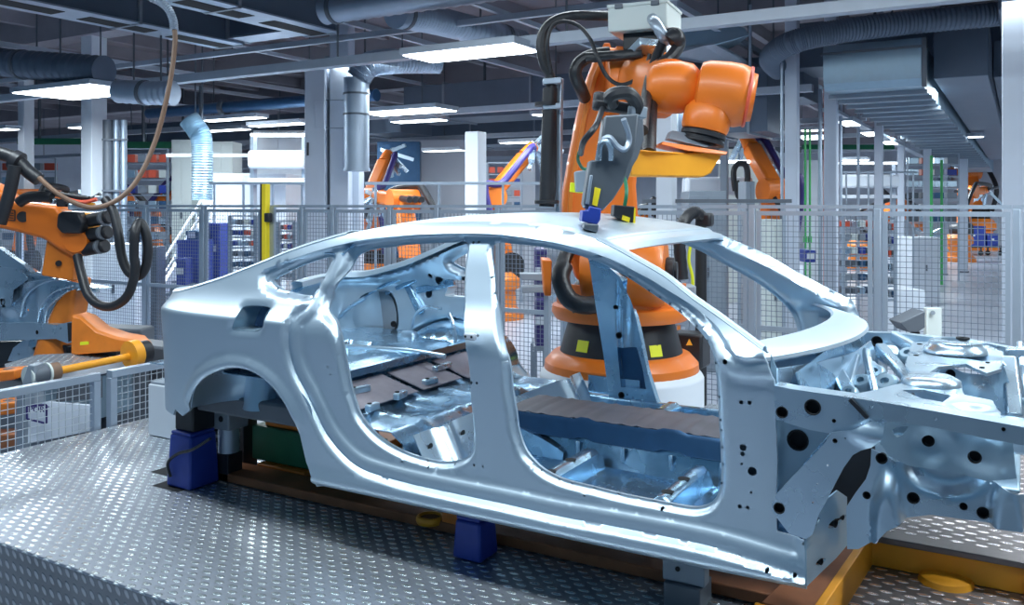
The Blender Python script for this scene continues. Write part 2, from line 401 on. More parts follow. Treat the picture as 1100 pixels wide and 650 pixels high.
def far_hit(px, py):
    z = 1.0; q = np.linspace(0, S_END, 1500); t = (px - 550) / F
    for _ in range(12):
        x, y = side3(q, np.full_like(q, z)); y = 2 * YC - (y + .06); d = x * FW.x + y * FW.y; l = x * RT.x + y * RT.y
        g = l / d - t; i = np.where((g[:-1] >= 0) & (g[1:] < 0))[0]; i = i[0] if len(i) else int(np.argmin(np.abs(g)))
        z = z * .3 + .7 * (CAMZ - (py - 220) / F * d[i])
    return (q[i], z)
O_far = [far_hit(*p) for p in ((512, 252), (520, 290), (527, 332), (534, 360), (545, 380), (560, 400), (580, 415), (605, 426), (640, 435), (690, 441), (740, 443), (800, 445), (835, 442), (850, 428), (857, 402), (859, 374), (856, 348), (845, 327), (820, 307), (790, 289), (742, 264), (700, 254), (640, 248), (560, 246))]
O_far = sm(O_far, 4)
D = trace([(282, 291), (295, 285), (307, 280), (330, 272.5), (350, 266.5), (375, 260.5), (394, 257), (431, 253), (477, 250.7), (520, 250.7), (545, 252.5), (569, 256), (590, 259.5), (609, 263.5), (630, 269), (646, 274.5), (663, 281), (680, 290), (700, 300.5), (714, 309.5), (733, 321), (751, 333.5), (772, 352), (791, 381), (826, 383), (860, 395), (880, 600), (868, 628), (840, 622), (769, 600), (714, 587), (640, 572.3), (600, 565), (545, 552), (520, 546.5), (480, 538), (449, 531), (425, 525), (403, 518.5), (381, 509.5), (362.5, 495), (344, 472), (333, 450), (322, 427), (310.7, 405), (304, 384), (301, 364), (301, 351), (304, 344), (315, 334), (325, 325), (314, 321), (300, 319.5), (288, 316), (281, 309), (278.5, 301)])
D = sm(D, 3)
# arch, tail, sill and A-pillar outline
arch = trace([(322, 467), (312, 442), (301, 424), (287, 409), (270, 398.5), (253, 395), (237, 397.5), (220, 406), (210, 418), (205, 430)])
arch = [tuple(p) for p in sm(arch, 4, False)]
top = trace([(214, 308), (244, 297), (284, 281.5), (307, 272), (330, 263.8), (353, 257), (375, 251), (394, 247), (431, 241.5), (477, 238.5), (520, 238), (560, 240), (600, 246), (630, 253.5), (645, 259), (658, 266), (686, 281.5), (714, 298), (741.6, 320), (767, 338), (793, 357), (819, 377)])
top = sm(top, 4, False)
s_t, z_t = trace([(190, 314)])[0]
tail = [(S_END, .46)] + [(S_END + (s_t - S_END) * q, z_t - .05 * (1 - q) ** 2) for q in (0, .25, .5, .75, 1)]
pil = trace([(820, 382), (822, 397), (827, 412), (829, 430), (829, 460), (831, 500), (829, 548), (830, 577), (845, 581), (863, 585), (866, 610), (869, 643)])
zb = .236
s_f = pil[-1][0]; pil[-1] = (s_f, zb)
bot = [(s_f, zb)] + trace([(793, 627)])[:0] + [(s, zb) for s in np.linspace(s_f, trace([(352, 528)])[0][0], 30)[1:]]
bend = trace([(340, 523), (334, 512), (329, 497), (325, 480)])
rr = trace([(204, 441), (196, 447), (188, 440)]) ; s_r = rr[-1][0]
low = [(s, .42 + .04 * (s - s_r) / (S_END - s_r)) for s in np.linspace(s_r + .02, S_END, 10)][:-1]
outer = list(tail) + top + pil + bot[1:] + bend + arch + rr + low
outer = densify(outer, .016)
hol_all = [densify(h, .014) for h in (O_front, O_rear, O_qtr, O_fuel)]
def inset(poly, d, step=.016):
    A = np.array(densify(poly, step)); t = np.roll(A, -1, 0) - np.roll(A, 1, 0); n = np.stack([-t[:, 1], t[:, 0]], 1); n /= np.maximum(1e-9, np.hypot(*n.T))[:, None]
    if inside(A[:40] + n[:40] * .004, poly).mean() < .5: n = -n
    return [tuple(p) for p in A + n * d]
lines = [inset(D, .001), inset(D, .010), inset(D, .020), inset(D, .031), inset(D, .046), inset(D, .058), inset(D, .070), inset(D, .083)] + [inset(o, -d) for o in (O_front, O_rear) for d in (.006, .013, .019, .027)] + [inset(O_qtr, -.009), inset(O_qtr, -.018), inset(O_qtr, -.028)]
for d_ in (.012, .022, .034, .05, .07):
    A_ = np.array(densify(arch, .012, False)); t_ = np.gradient(A_, axis=0); n_ = np.stack([-t_[:, 1], t_[:, 0]], 1); n_ /= np.hypot(*n_.T)[:, None]
    if n_[len(n_) // 2, 1] < 0: n_ = -n_
    lines.append([tuple(p) for p in A_ + n_ * d_])
lines.append([(s, .287) for s in np.arange(.9, 3.6, .016)]); lines.append([(s, .307) for s in np.arange(.9, 3.6, .016)])
for zz in (.245, .256, .267, .278, .297): lines.append([(s, zz) for s in np.arange(.9, 3.6, .014)])
for zz in (.925, .935, .945, .955, .97, .985): lines.append([(s, zz) for s in np.arange(3.05, S_END, .016)])
# small punched holes seen on the near side: (px, py, r_px)
HO = [(502, 261, 1.6), (508, 260.5, 1.6), (499, 413.5, 1.8), (505, 414, 1.6), (501.5, 503.5, 1.6), (511, 505, 1.4), (497, 362.5, 1.5), (504, 363, 1.5),
      (791.5, 435.5, 2), (800.5, 436, 2), (774.5, 391, 2.6), (790, 549.5, 2), (798.5, 550.5, 1.7), (803.5, 511, 4.3), (793.5, 485, 3.3), (793, 492, 2.2), (792, 503, 1.2), (802.5, 534, 1.2),
      (704.5, 552.3, 1.6), (621, 537, 1.2), (423.5, 499.5, 1), (451.5, 506, 1.3), (343, 396, 1.2), (346, 404.5, 1.2), (823, 614.5, 1.8), (852, 621, 1.8), (861, 588, 1.3)]
FL = [(x, y, .9) for x, y in ((667, 299), (688, 314), (700, 321.5), (711, 329), (723, 337), (743, 352), (753.5, 369), (759.5, 395), (764.5, 431.5), (766.5, 457), (767.8, 468), (768.5, 487), (769.5, 505.5), (767.5, 526.5), (712, 549), (694, 546), (677, 542), (655, 538), (628.5, 531.5), (604, 526), (590, 521.5), (571, 511), (561, 501), (553.5, 488.5), (547, 473), (542.5, 456), (539.8, 424), (535, 390.5), (531, 358.5), (524, 316), (521.5, 299),
      (487, 294), (486.5, 310), (499, 488), (477, 503.5), (447, 500.5), (335, 310), (341, 299), (329, 320), (291, 311), (303, 316), (322.5, 320), (335, 279), (304, 290))]
BP = np.array([side_hit(509, y) for y in (262, 300, 340, 380, 420, 460)]); BP = BP[np.argsort(BP[:, 1])]
def feature(P2, ops=None):
    ops = ops or (O_front, O_rear)
    dD = seg_dist(P2, D); inD = inside(P2, D); e = np.minimum.reduce([seg_dist(P2, h) for h in ops]); eq = seg_dist(P2, O_qtr)
    w = np.where(inD, dD, 0); z = P2[:, 1]; s = P2[:, 0]
    hb = S((1.12 - z) / .08)                                     # 1 low, 0 at roof rail height
    bp = S((.105 - np.abs(s - np.interp(z, BP[:, 1], BP[:, 0]))) / .012) * S((z - .45) / .3) * (len(ops) > 1)
    low = .030 * S(w / .02) - .007 * S(1 - np.abs(w - .038) / .014) + .022 * S((w - .058) / .025)
    fl = np.where(inD, .030 * (1 - S((e - .006) / .020)), 0) * (1 - bp * S((e - .004) / .004))
    sq = side_hit(366, 285)[0]; up = (.075 - .050 * S((s - sq) / .05)) * S(w / .013)
    low = low * (1 - bp) + bp * np.minimum(low, .048)
    f = hb * low + (1 - hb) * (up * (1 - bp) + bp * .046 * S(w / .014)) + fl * (hb + (1 - hb) * .4)
    f = f + np.where(inD, .018 * (1 - S((eq - .008) / .02)), 0)
    ef = seg_dist(P2, O_fuel); f = f + .012 * (1 - S(ef / .022))
    ea = seg_dist(P2, arch, False); f = f + (-.022 * (1 - S((ea - .02) / .05)) + .016 * (1 - S(ea / .012))) * S((z - .45) / .10)
    f = f + dtum(z) * S(w / .04)
    return f
def thick(P2):
    b = np.minimum(seg_dist(P2, outer), np.minimum.reduce([seg_dist(P2, h) for h in (O_front, O_rear, O_qtr)]))
    zq = P2[:, 1]
    return .012 + .075 * S((b - .016) / .055) - .03 * S((P2[:, 0] - 3.6) / .2)
dig = lambda lst: [circ(side_hit(x, y), max(.0045, r * 3.3 / F), 8 if r < 1.5 else 12) for x, y, r in lst]
hol_small = [h for h in dig(HO + FL)]
Po, To = cdt(outer, hol_all + hol_small, .019, lines)
# inner shell with its own larger lightening holes (visible on the far side): B-pillar pocket and holes
zc = lambda s, z, a, b: [(s - a, z - b), (s + a, z - b), (s + a * .8, z + b), (s - a * .8, z + b)]
sB = side_hit(512, 400)[0]
inner_holes = [densify([(sB - .075, .56), (sB + .085, .56), (sB + .06, .78), (sB - .055, .78)], .02), circ((sB - .01, .86), .024, 14), circ((sB - .07, .475), .02, 12), circ((sB + .01, 1.02), .013, 10)]
inner_holes += [circ(p, r, 12) for p, r in (((sB - .01, .50), .009), ((sB + .035, .49), .009), ((sB + .06, .51), .009), ((sB - .01, 1.16), .009), ((.98, .93), .018), ((1.0, .80), .02), ((.95, .62), .03))]
inner_holes += [circ((a, b), r, 12) for a, b, r in ((3.56, .98, .04), (3.69, .90, .03), (3.36, 1.0, .03), (3.39, .82, .022), (3.24, 1.06, .02), (3.62, 1.02, .016), (3.22, .90, .018))]
inner_holes.append(densify(sm([(3.95, .64), (4.22, .66), (4.2, .86), (4.0, .90), (3.93, .78)], 4), .02))
Pi, Ti = cdt(outer, hol_all + inner_holes, .024, lines[:14])
def inner_off(P2, ops=None):
    ops = ops or (O_front, O_rear)
    b = np.minimum(seg_dist(P2, outer), np.minimum.reduce([seg_dist(P2, h) for h in tuple(ops) + (O_qtr,)])); t = S((b - .008) / .032)
    return (feature(P2, ops) + .012) * (1 - t) + (.118 - .03 * S((P2[:, 0] - 3.6) / .2)) * t
far_holes = [densify(O_far, .014)] + hol_all[2:]
lines_far = lines[:8] + [inset(O_far, -d) for d in (.006, .013, .019, .027)]
Pof, Tof = cdt(outer, far_holes, .028, lines_far)
Pif, Tif = cdt(outer, far_holes + [h for h in inner_holes if not (inside(np.array(h), O_far).any() or seg_dist(np.array(h), O_far).min() < .012)], .022, lines_far)
def make_side(name, far):
    mb = MB(); ops = (O_far,) if far else (O_front, O_rear); A, TA, B, TB, loops = (Pof, Tof, Pif, Tif, far_holes) if far else (Po, To, Pi, Ti, hol_all)
    xo, yo = side3(A[:, 0], A[:, 1]); yo = yo + feature(A, ops)
    xi, yi = side3(B[:, 0], B[:, 1]); yi = yi + inner_off(B, ops)
    mir = (lambda y: 2 * YC - y) if far else (lambda y: y)
    a = [(x, mir(y), z) for x, y, z in zip(xo, yo, A[:, 1])]; b = [(x, mir(y), z) for x, y, z in zip(xi, yi, B[:, 1])]
    def orient(vs, T, out):
        q = []
        for t in T:
            p0, p1, p2 = (V(vs[i]) for i in t); n = (p1 - p0).cross(p2 - p0)
            q.append(tuple(int(i) for i in (t if (n.y < 0) == out else t[::-1])))
        return q
    near_out = not far
    mb.add(a, orient(a, TA, near_out)); mb.add(b, orient(b, TB, not near_out))
    n0 = len(mb.f)
    # close the edge between both shells along every big loop
    for loop in [outer] + loops:
        LP = np.array(loop); f1 = feature(LP, ops); x1, y1 = side3(LP[:, 0], LP[:, 1]); th = inner_off(LP, ops)
        r0 = [(x, mir(y), z) for x, y, z in zip(x1, y1 + f1, LP[:, 1])]; r1 = [(x, mir(y), z) for x, y, z in zip(x1, y1 + th, LP[:, 1])]
        mb.grid([r0, r1], closed=True)
    return mb.build(name, 'skin', car, smooth=66, weld=2e-4, fmat=[0] * n0 + [1] * (len(mb.f) - n0))
near = make_side('side_panel', False)
far = make_side('side_panel', True)
far['label'] = 'far body side seen from inside'
# ------------------------------------------------ roof with rolled rails
TP = np.array(sm(trace([(284, 281.5), (307, 272), (330, 263.8), (353, 257), (394, 247), (431, 241.5), (477, 238.5), (520, 238), (560, 240), (600, 246), (630, 253.5), (645, 259)]), 6, False))
tx, ty = side3(TP[:, 0], TP[:, 1]); tz = TP[:, 1]
def rail_strip(name, far, TPs, widths):
    x, y = side3(TPs[:, 0], TPs[:, 1]); z = TPs[:, 1]; rows = []
    tx_ = np.interp(TPs[:, 0] + .02, plan_s, plan[:, 0]) - np.interp(TPs[:, 0] - .02, plan_s, plan[:, 0]); ty_ = np.interp(TPs[:, 0] + .02, plan_s, plan[:, 1]) - np.interp(TPs[:, 0] - .02, plan_s, plan[:, 1])
    L_ = np.hypot(tx_, ty_); nx_, ny_ = ty_ / L_, -tx_ / L_
    for dy, dz in widths:
        rows.append([(a + n1 * dy, (b + n2 * dy) if not far else 2 * YC - (b + n2 * dy), c + dz) for a, b, c, n1, n2 in zip(x, y, z, nx_, ny_)])
    mb = MB().grid(rows)
    if not far: mb.f = [f[::-1] for f in mb.f]
    return mb.build(name, 'skin', car, smooth=60, solid=.004)
# roof panel: cross sections from near rail to far rail
o = np.argsort(tx); tx, ty, tz = tx[o], ty[o], tz[o]
rows = []
us = np.linspace(0, 1, 41)
for i in range(len(tx)):
    row = []
    hw = YC - ty[i]
    
    for u in us:
        y = ty[i] + u * 2 * hw; q = 2 * u - 1
        cr = .034 * (1 - abs(q) ** 2.6)
        edge = min(u, 1 - u) * 2 * hw
        roll = .012 * (1 - math.exp(-edge / .012))
        xx = tx[i]
        front = S(np.array([(xx + 1.80) / .42]))[0]
        row.append((xx + front * .10 * (1 - q * q), y, tz[i] + cr + roll - .012 - front * .008 * (1 - q * q)))
    rows.append(row)
mbr = MB()
n_hatch = int(np.searchsorted(tx, -2.80))
mbr.grid(rows[n_hatch:]); mbr.f = [f[::-1] for f in mbr.f]
roof = mbr.build('roof_panel', 'skin', car, smooth=50, solid=.006)
# rolled upper edge of the rear quarter (both sides) down to the boot opening
QP = np.array(sm(trace([(214, 308), (244, 297), (284, 281.5), (307, 272), (330, 263.8), (353, 257), (372, 251.8)]), 5, False))
QP = np.vstack([[[S_END + (s_t - S_END) * q, z_t - .05 * (1 - q) ** 2] for q in np.linspace(0, 1, 12)], QP])
QP = np.array(sm([tuple(p) for p in QP[np.linspace(0, len(QP) - 1, 12).astype(int)]], 6, False))
for fr in (False, True): rail_strip('quarter_top_rail', fr, QP, [(0, 0), (.006, .006), (.018, .011), (.04, .014), (.08, .014), (.10, .010), (.106, -.02)])
# A-pillar upper face and glass flange (both sides)
AP = np.array(sm(trace([(640, 257.5), (658, 266), (686, 281.5), (714, 298), (741.6, 320), (767, 338), (793, 357), (819, 377)]), 5, False))
for fr in (False, True): rail_strip('windshield_pillar_flange', fr, AP, [(0, 0), (.010, .008), (.03, .010), (.05, .002), (.056, -.016), (.085, -.02)])
# windshield header flange
hx = []
frow = rows[-1]
for du, dz in ((-.012, .003), (.004, -.012), (.05, -.024), (.055, -.04), (-.05, -.06)): hx.append([(p[0] + du, p[1], p[2] + dz) for p in frow])
MB().grid(hx).build('windshield_header', 'skin', car, smooth=40, solid=.004)
# roof bows inside
for xb in (-2.3, -1.85):
    k = int(np.argmin(np.abs(tx - xb))); r = rows[k]
    mb = MB()
    for q, w in ((0, .05),): mb.grid([[(p[0] - w, p[1], p[2] - .03) for p in r[1:-1]], [(p[0] - .02, p[1], p[2] - .055) for p in r[1:-1]], [(p[0] + .02, p[1], p[2] - .055) for p in r[1:-1]], [(p[0] + w, p[1], p[2] - .03) for p in r[1:-1]]])
    mb.build('roof_bow', 'inner', car, solid=.004)
k = n_hatch + 1; r = rows[k]
MB().grid([[(p[0] - .03, p[1], p[2] - .01) for p in r], [(p[0] + .0, p[1], p[2] - .05) for p in r], [(p[0] + .12, p[1], p[2] - .05) for p in r], [(p[0] + .15, p[1], p[2] - .02) for p in r]]).build('hatch_header', 'inner', car, solid=.004)
# ------------------------------------------------ cowl (lower windshield flange)
rws = []
for off, dz, sh in ((-.15, .030, 1), (-.14, .038, 1), (-.09, .030, 1), (-.02, .014, 1), (.0, .006, 1), (.003, -.002, 1), (-.02, -.012, 1), (-.10, -.028, .9), (-.11, -.10, .9)):
    row = []
    for q in np.linspace(-1, 1, 41):
        y = YC + q * .80; x = -.80 + .25 * (1 - abs(q) ** 2.2) + off * (1 - .25 * q * q); z = .935 + .015 * (1 - q * q) + dz
        row.append((x, y, z))
    rws.append(row)
MB().grid(rws).build('windshield_cowl', 'skin', car, smooth=38, solid=.004)
# ------------------------------------------------ underbody and inner structure
NY, FY = 2.93, 2 * YC - 2.93
def zfloor(x, y):
    z = np.interp(x, [-3.95, -3.0, -2.93, -2.86, -2.60, -2.30, -2.24, -2.20, -1.2, -.95, -.70, -.60], [.64, .64, .62, .57, .50, .50, .46, .32, .30, .31, .48, .62])
    tun = .165 * S((.20 - np.abs(y - YC)) / .05) * np.interp(x, [-2.3, -2.15, -.9, -.65], [0, 1, 1, .6])
    return z + tun - .07 * S((y - 3.95) / .3) * S((x + 2.75) / .1) * S((-2.2 - x) / .05)
def floor_patch(name, m, x0, x1, y0, y1, nx, ny, dz=0.0, ribs=None, solid=.004):
    rows = []
    for x in np.linspace(x0, x1, nx):
        row = []
        for y in np.linspace(y0, y1, ny):
            z = float(zfloor(np.array(x), np.array(y))) + dz
            if ribs: z += ribs(x, y)
            row.append((x, y, z))
        rows.append(row)
    mb = MB().grid(rows); mb.f = [f[::-1] for f in mb.f]
    return mb.build(name, m, car, smooth=45, solid=solid)
def ribs_front(x, y):
    a = .010 * max(0, 1 - abs(((x + 2.1) % .28) - .14) / .03) if (abs(y - YC) > .28 and abs(y - YC) < .72) else 0
    return a
fp = floor_patch('floor_pan', 'inner', -2.30, -.60, NY, FY, 60, 60, ribs=ribs_front)
rib2 = lambda x, y: .012 * max(0, 1 - abs(((y - 3.0) % .3) - .15) / .02) - .03 * max(0, 1 - math.hypot((x + 2.5) / .16, (abs(y - YC) - .38) / .22)) ** .5
sp_ = floor_patch('rear_seat_pan', 'inner', -2.88, -2.20, NY, FY, 40, 60, dz=.006, ribs=rib2)
def rib3(x, y): return .05 * S(np.array((.28 - math.hypot((x + 3.42), (y - YC) * .9)) / .02)) * -1
floor_patch('boot_floor', 'inner', -3.92, -2.84, NY + .02, FY - .02, 50, 50, dz=.012, ribs=rib3)
for (a, b) in ((-2.62, -2.86),):
    for (y0, y1) in ((3.10, 3.55), (3.60, 3.95), (4.0, 4.40)):
        floor_patch('damping_mat', 'floorpad', b, a, y0, y1, 8, 8, dz=.026, solid=.006)
# navy strip painting in shade and dark reflections on the tunnel flank and on the far sill
mb = MB()
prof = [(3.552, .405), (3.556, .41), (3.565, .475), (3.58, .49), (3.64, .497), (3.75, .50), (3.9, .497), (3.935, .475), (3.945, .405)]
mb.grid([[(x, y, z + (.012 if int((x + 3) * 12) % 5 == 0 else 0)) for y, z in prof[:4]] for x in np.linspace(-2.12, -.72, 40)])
mbt = MB().grid([[(x, y, z + .006 * math.sin(x * 40) ** 8) for y, z in prof[3:]] for x in np.linspace(-2.12, -.72, 60)]); mbt.build('tunnel_top', 'tunneltop', car, smooth=40, solid=.004)
mb.build('tunnel_shade_strip', 'tunnel', car, smooth=40, solid=.004)
for k in range(6):
    x = -1.95 + k * .22
    MB().bx(x - .008, x + .008, 3.548, 3.56, .335, .40).build('tunnel_stud', 'steel', car, bevel=.004)
# seat cross members with holes
for (xm, w) in ((-1.62, .10), (-1.13, .09)):
    for (y0, y1) in ((NY + .03, 3.50), (4.0, FY - .03)):
        pr = [(-w / 2 - .02, .0), (-w / 2, .012), (-w / 2 + .012, .085), (-w / 2 + .03, .10), (w / 2 - .03, .10), (w / 2 - .012, .085), (w / 2, .012), (w / 2 + .02, 0)]
        rows = [[(xm + a, y, .305 + b * (.55 + .45 * S(np.array(min(abs(y - y0), abs(y - y1)) / .06 + .4)))) for a, b in pr] for y in np.linspace(y0, y1, 14)]
        o_ = MB().grid(rows).build('seat_cross_member', 'inner', car, smooth=40, solid=.004)
        for yy in (y0 + .12, y0 + .3):
            MB().lathe([(.0, 0), (.022, 0), (.024, .003), (0, .004)], (xm, yy, .4035), n=14, cap=False).build('access_hole_shade', 'hole', o_)
# rear heel board brackets and the boxed seat support by the tunnel
for (x, y, s_) in ((-2.07, 3.62, 1.0),):
    mb = MB()
    rows = []
    for q in np.linspace(0, 1, 9):
        hh = .13 * s_ * (1 - .75 * q ** 2.2); rows.append([(x - .14 + .42 * q, y - .10, .30), (x - .14 + .42 * q, y - .09, .31 + hh), (x - .14 + .42 * q, y + .09, .32 + hh), (x - .14 + .42 * q, y + .11, .30)])
    mb.grid(rows); b = mb.build('seat_support', 'inner', car, smooth=40, solid=.004)
    MB().cyl((x, y - .092, .37), (x, y - .101, .365), .014, n=12).build('access_hole_shade', 'hole', b)
# heel board face
hb_ = [[(-2.205, y, z) for z in np.linspace(.315, .50, 8)] for y in np.linspace(NY + .02, FY - .02, 50)]
for i, r in enumerate(hb_):
    for j, p in enumerate(r):
        y = p[1]; r[j] = (p[0] + .035 * math.exp(-((y - 3.15) / .05) ** 2) + .035 * math.exp(-((y - 4.35) / .05) ** 2) + .10 * (1 - j / 7), y, p[2])
hbo = MB().grid(hb_).build('heel_board', 'steel', car, smooth=40, solid=.004)
for yy in (3.02, 3.27): MB().lathe([(.0, 0), (.016, 0), (.018, .003), (0, .004)], (-2.168, yy, .44), (1, 0, -.1), n=14, cap=False).build('access_hole_shade', 'hole', hbo)
# rear wheel houses (near seen from outside, far from inside) with spring dome
def wheelhouse(farside):
    cx, cz = -3.06, .49; mir = (lambda y: 2 * YC - y) if farside else (lambda y: y)
    rows = []
    for u in np.linspace(0, 1, 13):
        ph = u * PI / 2; row = []
        for v in np.linspace(0, PI, 41):
            r = .372 * math.cos(ph) ** .45 if u < 1 else .0
            y = 2.845 + .34 * math.sin(ph) ** 1.0
            bulge = .018 * (math.cos(v * 14) > .75) * math.sin(ph)
            row.append((cx + r * 1.05 * math.cos(v), mir(y - bulge), cz + r * math.sin(v) * .70))
        rows.append(row)
    o = MB().grid(rows).build('rear_wheelhouse', 'inner' if farside else 'steel', car, smooth=60, solid=.004)
    mb = MB().lathe([(.085, -.02), (.08, .0), (.07, .17), (.06, .205), (.03, .215), (0, .215)], (cx - .24, mir(3.14), .47), n=24, cap=False)
    mb.build('spring_dome', 'steel', car, smooth=50)
    return o
wheelhouse(False); wheelhouse(True)
# rear panel, boot sill, lamps openings
RPo = densify([(3.10, .52), (4.40, .52), (4.42, .90), (4.2, .97), (3.9, .90), (3.6, .90), (3.3, .97), (3.08, .90)], .03)
RPh = [densify(q, .03) for q in ([(4.12, .64), (4.36, .64), (4.36, .83), (4.15, .85)], [(3.38, .64), (3.14, .64), (3.14, .83), (3.35, .85)], [(3.6, .66), (3.9, .66), (3.9, .80), (3.6, .80)])]
p2, t2 = cdt(RPo, RPh, .05)
MB().add([(-3.93 - .04 * math.exp(-((q[1] - .9) / .05) ** 2), q[0], q[1]) for q in p2], [tuple(int(i) for i in t) for t in t2]).build('rear_panel', 'inner', car, smooth=50, solid=.005)
# underbody dark rails seen below the wheel arch and beneath the sill
MB().bx(-3.75, -2.6, 3.08, 3.20, .40, .50).build('rear_longitudinal_rail', 'grey_d', car, bevel=.015)
MB().bx(-3.75, -2.6, 4.30, 4.42, .40, .50).build('rear_longitudinal_rail', 'grey_d', car, bevel=.015)
MB().bx(-3.38, -2.73, 3.10, 4.40, .40, .485).build('rear_axle_tub', 'grey_d', car, bevel=.03)
# far quarter bracing behind the rear doors: diagonal struts, shelf bracket, lock striker plates
ys = FY + .02
for (a, b, w) in (((433, 303), (470, 280), .05), ((436, 302), (452, 336), .05), ((448, 312), (488, 303), .045), ((415, 315), (448, 300), .03), ((470, 281), (492, 268), .05), ((474, 282), (482, 295), .03)):
    MB().bar(PY(a[0], a[1], ys), PY(b[0], b[1], ys - .04), w, .03, up=(0, -1, 0)).build('quarter_brace', 'inner', car, bevel=.006)
for (x, y, r) in ((415, 303, 1.6), (415.5, 308, 1.6), (419, 307, 1.4), (368.5, 322.5, 3.2), (433, 329, 3.6), (450, 327, 2.2), (423, 348, 2.2), (358, 343.5, 2.6), (354, 353.5, 2), (463, 294, 1.6), (449, 285, 2)):
    c = PY(x, y, ys - .015); rr_ = r * c.dot(FW) / F
    MB().lathe([(rr_ * 1.5, 0), (rr_ * 1.4, .010), (rr_, .012), (rr_ * .95, .004), (0, .004)], c, (0, -1, 0), n=16, cap=False).build('locating_hole_shade', 'hole', car)
MB().tube(spline([PY(x, y, ys - .05) for x, y in ((345, 366), (362, 340), (385, 322), (410, 308), (430, 300))], 6), .012, 8).build('quarter_flange_bead', 'inner', car)
MB().tube(spline([PY(x, y, 4.35) for x, y in ((482, 336), (487, 350), (489, 372), (484, 384), (470, 390))], 6), .013, 8).build('wheelhouse_bead', 'steel', car)
# striker on the near B-pillar
a = side_hit(500, 362.5); x_, y_ = side3(np.array(a[0]), np.array(a[1]))
stp = MB().box((float(x_) + .005, float(y_) + .028, a[1]), (.055, .02, .03)).build('striker_plate', 'white', car, bevel=.008)
for dx in (-.012, .016): MB().cyl((float(x_) + dx, float(y_) + .019, a[1]), (float(x_) + dx, float(y_) + .0165, a[1]), .005, n=10).build('screw_hole_shade', 'hole', stp)
# fuel filler pocket
c = side_hit(268, 344); x_, y_ = side3(np.array(c[0]), np.array(c[1])); x_, y_ = float(x_), float(y_)
mb = MB()
rim = [tuple(p) for p in densify(O_fuel, .02)]
mb.grid([[(float(side3(np.array(s), np.array(z))[0]), float(side3(np.array(s), np.array(z))[1]) + .012 + k * .045, z) for s, z in rim] for k in range(4)], True)
mb.build('fuel_filler_wall', 'steel_dull', car, smooth=50, solid=.003)
MB().lathe([(.075, 0), (.07, .03), (.05, .04), (.045, .02), (.0, .02)], (x_ + .02, y_ + .15, c[1] - .03), (-.25, -1, .15), n=24).build('fuel_filler_cup', 'white', car)
MB().bx(x_ - .42, x_ + .12, y_ + .24, y_ + .25, c[1] - .14, c[1] + .07).build('fuel_filler_backplate', 'tunnel', car)  # plate coloured dark for the shade inside the filler opening
